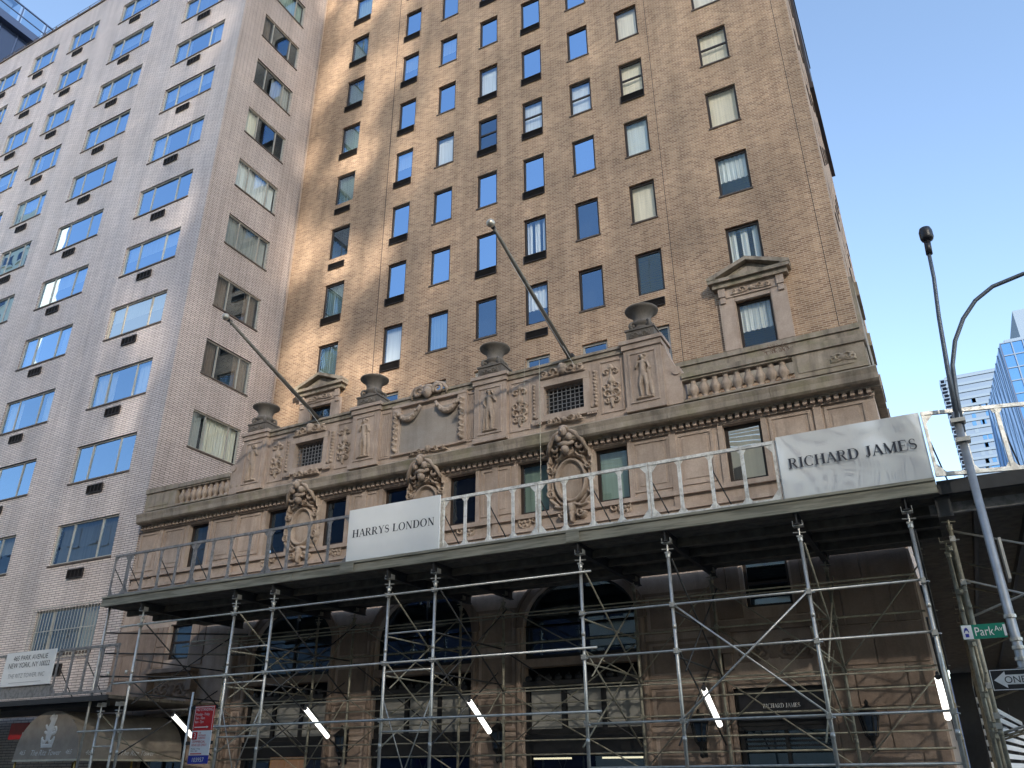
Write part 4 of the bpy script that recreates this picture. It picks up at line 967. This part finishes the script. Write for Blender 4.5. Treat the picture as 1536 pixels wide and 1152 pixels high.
GLY = {
 'H': (.90, _v(.19)+_v(.71)+_h(.19, .71, .5)),
 'A': (.86, _d(.12, 0, .42, 1, .06)+_d(.74, 0, .42, 1, .17)+_h(.22, .6, .33)+_h(.02, .24, .022, .045)+_h(.60, .88, .022, .045)),
 'R': (.86, _v(.19)+_h(.19, .42, .975)+_h(.19, .42, .50)+_ring(.42, .738, .26, .262, .105, .21, -90, 90)+_d(.70, 0, .40, .5, .17)+_h(.70, .86, .022, .045)),
 'Y': (.84, _d(.42, .44, .14, 1, .16)+_d(.42, .44, .70, 1, .06)+_v(.42, TK, 0, .46, True, False)+_h(.02, .28, .978, .045)+_h(.58, .82, .978, .045)),
 'S': (.64, _S()),
 'L': (.74, _v(.19)+_h(.19, .66, .025)+[[(.62, .0), (.68, .0), (.68, .28), (.65, .28)]]),
 'O': (.94, _ring(.46, .5, .42, .52, .255, .475, 0, 360, 40)),
 'N': (.92, _v(.17, .05)+_v(.73, .05, 0, 1, False, True)+_d(.73, 0, .17, 1, .17)),
 'D': (.90, _v(.19)+_h(.19, .42, .975)+_h(.19, .42, .025)+_ring(.42, .5, .42, .5, .25, .45, -90, 90, 26)),
 'I': (.42, _v(.21)),
 'C': (.84, _ring(.46, .5, .42, .52, .26, .465, 50, 312, 30)+[[(.72, .70), (.76, .70), (.76, 1.0), (.72, .92)]]),
 'J': (.52, _v(.30, TK, .15, 1, False, True)+_ring(.16, .15, .2175, .2, .0625, .15, -120, 0, 10)+[[(.0, .04), (.1, .0), (.14, .12), (.05, .14)]]),
 'M': (1.06, _v(.15, .05)+_v(.87, TK)+_d(.50, 0, .15, 1, .16)+_d(.50, 0, .86, 1, .06)),
 'E': (.78, _v(.19)+_h(.19, .64, .975)+_h(.19, .52, .5)+_h(.19, .68, .025)+[[(.61, .74), (.64, .74), (.65, 1), (.6, 1)], [(.65, 0), (.7, 0), (.7, .28), (.68, .28)], [(.5, .38), (.53, .38), (.53, .62), (.5, .62)]]),
 ' ': (.42, [])}
def serif(par, txt, x0, x1, z, height, y, mat, rz=0):
    tot = sum(GLY[c][0] for c in txt); k = (x1-x0)/tot; b = MB(); x = 0; q = 0
    for c in txt:
        for pg in GLY[c][1]:
            q += 1; b.poly(*[((x+p)*k, -.00025*(q % 9), h*height) for p, h in pg])
        x += GLY[c][0]
    return b.build('lettering', mat, par, loc=(x0, y, z), rz=rz)

# ------------------------------------------------------------------ signs
hs = MB().box(-12.38, -9.76, 15.05, 15.09, 6.14, 7.40).build('banner_sign', 'sign_white'); tag(hs, 'plain pale grey banner panel with dark capitals midway along the shed parapet', 'sign')
serif(hs, 'HARRYS LONDON', -12.24, -9.88, 6.70, .185, 15.046, 'lettering_ink')
def bumpy_panel(x0, x1, z0, z1, y, mat, name):
    b = MB(); nx, nz = 40, 20; v = []
    for j in range(nz+1):
        for i in range(nx+1):
            u, t = i/nx, j/nz; amp = .012*math.sin(math.pi*u)*math.sin(math.pi*t)
            v.append((x0+(x1-x0)*u, y-amp*(math.sin(9*u+3*t)+.6*math.sin(5*t*2.2+u*4)), z0+(z1-z0)*t))
    f = [(j*(nx+1)+i, j*(nx+1)+i+1, (j+1)*(nx+1)+i+1, (j+1)*(nx+1)+i) for j in range(nz) for i in range(nx)]
    b.v, b.f = v, f; b.box(x0, x1, y+.025, y+.05, z0, z1)
    return b.build(name, mat, None, True)
rs = bumpy_panel(-2.16, .355, 6.135, 7.37, 15.09, 'reflective_sheet', 'banner_sign'); tag(rs, 'shiny rippled silver banner panel with dark capitals at the corner of the shed parapet', 'sign')
serif(rs, 'RICHARD JAMES', -2.0, .22, 6.69, .20, 15.055, 'lettering_ink')
rp = MB().box(-24.80, -22.56, 15.06, 15.10, 3.90, 4.84).build('address_sign', 'sign_white'); tag(rp, 'white address board reading 465 PARK AVENUE on the low shed', 'sign')
letter(rp, '465 PARK AVENUE', (-23.65, 15.055, 4.60), .20, 'lettering_ink', sx=.95); letter(rp, 'NEW YORK, NY 10022', (-23.66, 15.055, 4.40), .20, 'lettering_ink', sx=.95)
letter(rp, 'THE RITZ TOWER, INC', (-23.68, 15.055, 4.12), .17, 'lettering_grey', sx=.95); ob('rule_line', MB().box(-24.4, -22.95, 15.054, 15.057, 3.985, 3.995).mesh('rule_line', 'lettering_grey'), rp)
# shop sign over the right hand door
sd = MB().box(-4.36, -2.58, 19.02, 19.06, 2.56, 3.14).build('shop_sign', 'sign_black'); tag(sd, 'black shop sign with small white capitals over the shop door', 'sign')
serif(sd, 'RICHARD JAMES', -3.86, -3.08, 2.80, .085, 19.016, 'lettering_white'); letter(sd, 'NEW YORK', (-3.47, 19.015, 2.70), .06, 'lettering_white')
# parking sign and its post
ns = thing('parking_sign', 'red, white and blue parking rules sign on a steel post by the kerb', 'sign', loc=(0, 0, 0))
px0, px1, py = -16.02, -15.40, 14.5
MB().tube([(-16.22, 14.53, .15), (-16.22, 14.53, 3.35)], .028, 10).build('post', 'galvanised', ns, True)
for z in (2.96, 2.20): MB().box(-16.30, -15.35, 14.515, 14.535, z, z+.075).build('bracket', 'black_iron', ns)
MB().box(px0, px1, 14.49, 14.51, 2.50, 3.03).build('red_plate', 'sign_red', ns); MB().box(px0, px1, 14.49, 14.51, 1.98, 2.496).build('white_plate', 'sign_pale', ns); MB().box(px0, px1, 14.49, 14.51, 1.80, 1.976).build('blue_plate', 'sign_blue', ns)
b = MB(); t = .015
b.box(px0, px1, 14.486, 14.489, 3.0, 3.015); b.box(px0+.01, px0+.02, 14.486, 14.489, 2.51, 3.0); b.box(px1-.02, px1-.01, 14.486, 14.489, 2.51, 3.0)
b.box(px0+.06, px1-.16, 14.484, 14.487, 2.56, 2.58); b.prism([(px1-.17, 2.545), (px1-.17, 2.595), (px1-.11, 2.57)], 14.484, 14.487); b.build('arrow', 'lettering_white', ns)
letter(ns, 'NO STANDING', (px0+.05, 14.485, 2.92), .09, 'lettering_white', 'LEFT', sx=.85); letter(ns, 'Monday - Friday', (px0+.05, 14.485, 2.82), .085, 'lettering_white', 'LEFT', sx=.8)
letter(ns, '7am - 10am', (px0+.05, 14.485, 2.74), .08, 'lettering_white', 'LEFT', sx=.8); letter(ns, '4pm - 7pm', (px0+.05, 14.485, 2.66), .08, 'lettering_white', 'LEFT', sx=.8)
MB().box(px0+.04, px0+.19, 14.484, 14.489, 2.31, 2.47).build('number_plate', 'sign_red', ns); letter(ns, '3', (px0+.115, 14.481, 2.335), .16, 'lettering_white')
for k, q_ in enumerate(('HR', 'METERED', 'PARKING')): letter(ns, q_, (px0+.23, 14.485, 2.43-.055*k), .055, 'sign_red', 'LEFT')
for k, q_ in enumerate(('COMMERCIAL', 'VEHICLES ONLY')): letter(ns, q_, (px0+.05, 14.485, 2.24-.07*k), .07, 'sign_red', 'LEFT', sx=.95)
for k, q_ in enumerate(('Monday - Friday', '10am - 4pm')): letter(ns, q_, (px0+.05, 14.485, 2.10-.045*k), .045, 'lettering_ink', 'LEFT')
MB().box(px0+.05, px0+.40, 14.484, 14.489, 2.0, 2.02).build('arrow', 'sign_red', ns)
letter(ns, '103957', ((px0+px1)/2, 14.485, 1.84), .13, 'lettering_white')

# lamp post with two arms
lp = thing('street_lamp', 'grey steel street lamp post with one straight and one curved arm', 'street lamp', loc=(.90, 14.7, .15))
MB().tube([(0, 0, 0), (0, 0, 1.2), (0, 0, 6.95)], [.09, .075, .062], 14).build('pole', 'lamp_pole', lp, True)
MB().tube([(.0, -.03, 6.75), (.07, -.03, 7.8), (.15, -.03, 8.8), (.24, -.03, 9.6), (.27, -.03, 10.15)], [.042, .04, .036, .034, .034], 10).build('straight_arm', 'pole_dark', lp, True)
MB().tube([(.05, .05, 6.6), (.10, .05, 7.3), (.16, .05, 7.85), (.30, .05, 8.3), (.52, .05, 8.70), (.78, .05, 9.0), (1.1, .05, 9.2), (1.6, .05, 9.31), (2.6, .05, 9.33), (3.8, .05, 9.30)], .038, 10).build('curved_arm', 'pole_dark', lp, True)
b = MB(); b.tube([(.275, -.03, 10.12), (.295, -.03, 10.42)], .058, 12); b.build('lamp_neck', 'sign_black', lp, True)
b = MB(); b.lathe([(.04, 0), (.10, .03), (.118, .08), (.118, .22), (.095, .29), (.03, .31)], (.31, -.03, 10.40), 16); b.build('lamp_head', 'sign_black', lp, True)
b = MB(); b.lathe([(.1, 0), (.18, .04), (.2, .1), (.05, .16)], (3.8, .05, 9.16), 14); b.build('lamp_hood', 'sign_black', lp, True)
for z in (6.4, 6.75): MB().box(-.10, .12, -.10, .10, z, z+.07).build('clamp', 'galvanised', lp)
for z in (3.18, 3.52, 3.06, 2.9): MB().tube([(0, 0, z), (0, 0, z+.05)], .088, 14).build('strap', 'galvanised', lp)
b = MB(); b.box(.12, .16, -.03, .3, 4.1, 4.75); b.build('sign_back', 'galvanised', lp)
# street name blade
pk = MB().box(.20, .80, 14.615, 14.63, 3.385, 3.60).build('street_sign', 'sign_green'); tag(pk, 'green street name sign reading Park Av on the lamp post', 'sign')
ob('end_plate', MB().box(.205, .345, 14.610, 14.6145, 3.39, 3.595).mesh('end_plate', 'sign_pale'), pk)
letter(pk, 'Park', (.50, 14.611, 3.43), .185, 'lettering_white', sx=.78); letter(pk, 'Av', (.70, 14.611, 3.485), .11, 'lettering_white', sx=.9)
em = MB()
for i in range(7): a = math.pi*(.1+.8*i/6); em.box(.265+.03*math.cos(a)-.006, .265+.03*math.cos(a)+.006, 14.606, 14.6095, 3.47+.05*math.sin(a), 3.49+.07*math.sin(a))
em.box(.24, .29, 14.606, 14.6095, 3.42, 3.47); ob('emblem', em.mesh('emblem', 'sign_blue'), pk)
MB().box(.765, .80, 14.610, 14.6145, 3.41, 3.575).build('end_strip', 'sign_pale', pk)
# one way sign
ow = MB().box(.425, 1.34, 14.58, 14.60, 2.63, 2.935).build('one_way_sign', 'sign_black'); tag(ow, 'black and white ONE WAY arrow sign at the foot of the lamp post', 'sign')
b = MB(); y0, y1 = 14.575, 14.579
b.box(.435, 1.33, y0, y1, 2.915, 2.925); b.box(.435, 1.33, y0, y1, 2.64, 2.65); b.box(.435, .445, y0, y1, 2.65, 2.915); b.box(1.32, 1.33, y0, y1, 2.65, 2.915); ob('border', b.mesh('border', 'lettering_white'), ow)
b = MB(); b.prism([(.47, 2.78), (.63, 2.665), (.63, 2.715), (1.30, 2.715), (1.30, 2.85), (.63, 2.85), (.63, 2.90)], y0, y1); ob('arrow', b.mesh('arrow', 'lettering_white'), ow)
letter(ow, 'ONE WAY', (.92, y0-.003, 2.735), .135, 'sign_black')

# ------------------------------------------------------------------ tube lights on the braces
for x, lab in ((-14.62, 'second from the open end'), (-9.87, 'hung between the two arched bays'), (-4.49, 'hung before the black signed shop door'), (-.31, 'at the shed corner'), (-19.30, 'nearest the awning')):
    a = Vector((x, 16.72, 3.04)); c = Vector((x, 17.66, 2.43)); d = (c-a).normalized()
    t = thing('tube_light', 'glowing white fluorescent tube light slung under the shed, '+lab, 'tube light', 'tube lights under the shed')
    MB().tube([a, c], .055, 10).build('glowing_tube', 'tube_glow', t, True)
    b = MB(); o2 = Vector((0, .05, .06)); b.tube([a-d*.05+o2, c+d*.05+o2], .03, 8); b.tube([a-d*.03, a], .048, 10); b.tube([c, c+d*.03], .048, 10); b.build('housing', 'dark_steel', t)

# ------------------------------------------------------------------ entrance awning
aw = thing('entrance_awning', 'grey brown arched fabric awning with white crest and script lettering', 'awning')
ax, ay, arx, az0, az1 = -22.62, 15.46, 1.36, 1.98, 3.22
ayb = 18.95; n = 24
def ac(i): a = math.pi*i/n; return (ax-arx*math.cos(a), az0+(az1-az0)*math.sin(a)**.85)
b = MB()
for i in range(n):
    p, q = ac(i), ac(i+1); b.poly((p[0], ay, p[1]), (q[0], ay, q[1]), (q[0], ayb, q[1]), (p[0], ayb, p[1]))
b.build('canopy', 'awning_cloth', aw, True)
MB().poly(*[(ac(i)[0], ay+.002, ac(i)[1]) for i in range(n+1)]).build('front_panel', 'awning_cloth', aw)
b = MB(); b.box(ax-arx, ax+arx, ay-.015, ay+.0, az0-.05, az0); b.box(ax+arx, ax+arx+.02, ay, ayb, az0-.05, az0); b.build('trim', 'awning_trim', aw)
for s in (-1, 1):
    for y in (ay+.05, 17.3): MB().tube([(ax+s*(arx-.08), y, .15), (ax+s*(arx-.08), y, az0-.05)], .03, 10).build('brass_pole', 'brass', aw, True)
fy = ay-.004
letter(aw, 'The Ritz Tower', (ax, fy, 2.08), .20, 'lettering_white', shear=.35); letter(aw, '465', (ax-1.0, fy, 2.10), .17, 'lettering_white', shear=.3); letter(aw, '465', (ax+.98, fy, 2.10), .17, 'lettering_white', shear=.3)
letter(aw, '465', (ax+arx+.012, ay+.35, 2.08), .18, 'lettering_white', shear=.3, rz=R(90)); letter(aw, 'The Ritz Tower', (ax+arx+.012, ay+1.9, 2.08), .18, 'lettering_white', shear=.35, rz=R(90))
cr = [(.30, .30, .30, .30, .02, .02, 1)]
cr = stroke([(.10, .02), (.50, .02), (.55, .22), (.42, .12), (.30, .24), (.18, .12), (.05, .22), (.10, .02)], .03, 1)+[(.15, .06, .45, .06, .035, .035, 1)]+[(x, z, x, z, .035, .035, 1) for x, z in ((.05, .24), (.30, .26), (.55, .24), (.42, .15), (.18, .15))]
cr += [(.30, .28, .33, .50, .10, .12, 1), (.33, .50, .36, .66, .12, .08, 1), (.36, .66, .33, .78, .09, .08, 1), (.33, .78, .24, .76, .06, .04, 1), (.42, .6, .46, .78, .04, .05, 1), (.22, .46, .12, .56, .03, .03, 1), (.22, .36, .12, .40, .03, .03, 1), (.40, .34, .50, .38, .03, .03, 1)]+spiral(.5, .46, .1, 1, -1.5, .03, 1)
ob('crest', relief(.62, .90, 40, 56, cr, .012, 'lettering_white'), aw, (ax-.31, fy-.004, 2.27))
# red sign edge beside the awning
rd = MB().box(-25.6, -24.75, 16.2, 16.23, 2.55, 3.0).build('shop_sign', 'sign_red'); tag(rd, 'dark red shop sign edge beside the arched awning', 'sign')
ob('sign_mark', MB().box(-24.95, -24.80, 16.19, 16.197, 2.68, 2.74).mesh('sign_mark', 'lettering_white'), rd)

# ------------------------------------------------------------------ far buildings in view
db = thing('dark_tower', 'dark blue tower with railed roof edge rising beyond the white brick building', 'building', loc=(0, 0, 0))
b = MB(); b.box(-85, -62.2, 20, 44, 0, 60.9); b.build('wall', 'night_glass', db)
b = MB(); b.box(-85, -61.6, 19.4, 44.5, 60.91, 61.7); b.build('roof_slab', 'far_dark', db)
b = MB()
for i in range(12): y = 19.6+2.2*i; b.box(-61.75, -61.65, y, y+.09, 61.7, 63.6)
b.box(-61.76, -61.64, 19.5, 44.4, 63.6, 63.72); b.box(-61.74, -61.66, 19.5, 44.4, 62.5, 62.58); b.build('railing', 'far_dark', db)
for i in range(5): MB().poly((-61.7, 19.8+2.2*i, 61.75), (-61.7, 21.6+2.2*i, 61.75), (-61.7, 21.6+2.2*i, 63.5), (-61.7, 19.8+2.2*i, 63.5)).build('railing_pane', 'glass_soft', db)
for i in range(16): MB().box(-62.22, -62.15, 20.0+1.5*i, 20.08+1.5*i, 0, 60.9).build('mullion', 'far_dark', db)
b = MB(); b.box(-68, -64.5, 22.5, 24.2, 61.7, 68.5); b.box(-69, -64.2, 22.2, 24.5, 66.0, 66.9); b.build('roof_plant', 'far_wall', db)

bt = thing('balcony_tower', 'hazy pale blue tower with white floor bands and corner balconies', 'building')
Yb = 330; zt = .425*Yb
b = MB(); b.box(.060*Yb, .140*Yb, Yb, Yb+40, 0, zt); b.build('wall', 'far_wall', bt)
for i in range(34):
    z = zt-1.0-i*3.05
    MB().box(.060*Yb-.3, .140*Yb, Yb-.35, Yb-.01, z-.5, z+.5).build('floor_band', 'far_slab', bt)
    c = MB(); c.box(.054*Yb, .060*Yb-.01, Yb-.5, Yb+6, z-1.9, z-1.5); c.box(.054*Yb, .054*Yb+.3, Yb-.5, Yb+6, z-1.5, z-.2); c.box(.054*Yb, .06*Yb-.31, Yb-.5, Yb+6, z-.2, z+.1); c.build('balcony', 'far_wall', bt)
rr = random.Random(4)
for i in range(60):
    x = rr.uniform(.075, .112)*Yb; z = zt-2.5-3.05*rr.randint(2, 16); MB().box(x, x+1.3, Yb-.06, Yb-.005, z-.8, z+.9).build('window_pane', 'far_slab' if i % 3 == 0 else 'far_glass', bt)
gt = thing('glass_tower', 'bright blue glass tower with gridded facade behind the lamp post', 'building')
Yg = 210; gx = .1245*Yg; gz = .4565*Yg
b = MB(); b.poly((gx, Yg, 0), (gx+60, Yg, 0), (gx+60, Yg, gz), (gx, Yg, gz)); b.poly((gx, Yg, 0), (gx, Yg, gz), (gx-3.5, Yg+30, gz-5), (gx-9.5, Yg+22, 0)); b.poly((gx, Yg, gz), (gx+60, Yg, gz), (gx+60, Yg+40, gz), (gx-3.5, Yg+30, gz-5)); b.build('facade', 'far_glass', gt)
for i in range(28): z = gz-3.4*i; MB().box(gx+.1, gx+60, Yg-.18, Yg-.01, z-.13, z+.13).build('floor_line', 'far_wall', gt)
for i in range(9): x = gx+.1+2.4*i; MB().box(x-.12, x+.12, Yg-.2, Yg-.01, 0, gz).build('mullion', 'far_dark' if i == 0 else 'far_wall', gt)
for i in range(9):
    f = (i+.5)/9; MB().tube([(gx-3.5*f-.1, Yg+30*f-.1, gz-5*f), (gx-9.5*f-.1, Yg+22*f-.1, 0)], .09, 4).build('facet_mullion', 'far_slab', gt)
b = MB(); b.box(gx+2.2, gx+60, Yg+8, Yg+30, gz+.1, gz+4.4); b.box(gx+6.2, gx+60, Yg+10, Yg+28, gz+4.41, gz+13); b.build('roof_block', 'far_slab', gt)
# side street beyond the corner
sb = thing('side_street_block', 'dark brick block closing the side street under the shed', 'building')
b = MB(); b.box(-.6, 60, 66, 90, 0, 7.2); b.build('wall', 'far_dark', sb)
for i in range(6): MB().box(.5+3*i, 2.2+3*i, 65.9, 65.99, 1, 3).build('window', 'night_glass', sb)
hd = thing('slatted_hoarding', 'bright white slatted hoarding beyond the corner shed', 'hoarding', loc=(.35, 30, 0))
for i in range(9):
    MB().box(0, .05, 0, 34, 1.0+.30*i, 1.17+.30*i).build('slat', 'sign_pale', hd, rz=R(-6.0))
for i in range(6): MB().box(-.06, -.005, 6*i, 6*i+.15, 0, 3.9).build('post', 'dark_steel', hd, rz=R(-6.0))

# ------------------------------------------------------------------ across the avenue (behind the camera): seen mirrored in the glass, and shading the street
def plain_block(name, lab, x0, x1, y0, y1, h, mat, fw, fh, ww, wh):
    t = thing(name, lab, 'building'); b = MB(); b.box(x0, x1, y0, y1, 0, h); b.build('wall', mat, t)
    g = MB(); s = MB(); z = 4
    while z+wh < h-1:
        x = x0+1.2
        while x+ww < x1-.8:
            g.box(x, x+ww, y1+.004, y1+.03, z, z+wh); s.box(x-.1, x+ww+.1, y1+.004, y1+.2, z-.25, z-.01); x += fw
        z += fh
    tag(g.build('windows', 'night_glass', t), kind='stuff'); tag(s.build('sills', mat, t), kind='stuff'); return t
o1 = plain_block('opposite_hotel', 'cream block across the avenue with an added sun screen above its roof', -24, 66, -26, -20, 23.5, 'pale_render', 3.4, 4., 1.5, 2.0)  # unseen block, its height set for the shade it throws
plain_block('opposite_terrace', 'long dark glass block across the avenue', -107, -24.1, -34, -20, 30, 'far_dark', 3.2, 3.8, 1.4, 2.0)
plain_block('opposite_apartments', 'pale apartment slab across the avenue', -175, -112, -22, -20, 84, 'pale_render', 3.2, 3.6, 1.8, 1.9)
# unseen screen added above the roof: slits filter the sun, wider slits cast dapples
cw, ph = .42, .25; X0, Z0 = -24, 23.5; nx, nz = int(90/cw), int(56/ph)
gi, gj = np.meshgrid(np.arange(nx+1), np.arange(nz)); gx_, gz_ = X0+gi*cw, Z0+gj*ph
o_ = np.sin(1.25*gx_-.62*gz_)+.8*np.sin(1.7*gx_-.33*gz_+1.3)+.9*np.sin(.37*gx_+1.05*gz_+.6)+.6*np.sin(2.6*gx_-1.6*gz_)+.5*np.sin(.5*gx_+.3*gz_)
dapple = np.clip((o_+.3)/1.5, 0, 1)
edge = np.where(gx_ > 10.6, np.clip((21.0-gx_)/5.5, 0, 1), np.where(gx_ > 6.2, .0, .34*np.clip((gx_-1.)/2.5, 0, 1)))*(gz_ > 36)
opn = (OPEN*(1-.4*edge)+(.80-OPEN)*dapple*edge-.04*((gx_ > 6.2) & (gx_ < 10.6)))*np.where(gz_ < 27, .6, 1)
lo, hi = gz_, gz_+ph*(1-opn); n_ = nx+1
V_ = np.stack([np.stack([gx_, np.full(gx_.shape, -20.3), q_], 2) for q_ in (lo, hi)], 2).reshape(-1, 3)     # row, column, low/high
F_ = [(k, k+2, k+3, k+1) for j in range(nz) for k in range(j*n_*2, (j*n_+nx)*2, 2)]
me = bpy.data.meshes.new('sun_filter'); me.from_pydata(V_.tolist(), [], F_); me.materials.append(MAT['pale_render'])
tag(ob('sun_filter', me, o1), kind='stuff')
b = MB()
for i in range(37): b.box(X0+2.5*i-.06, X0+2.5*i+.06, -20.6, -20.48, 25, 79.5)
for i in range(21): b.box(X0, 66, -20.45, -20.38, 27.6+2.5*i, 27.68+2.5*i)
tag(b.build('filter_frame', 'dark_steel', o1), kind='stuff')  # bars added behind the sun screen
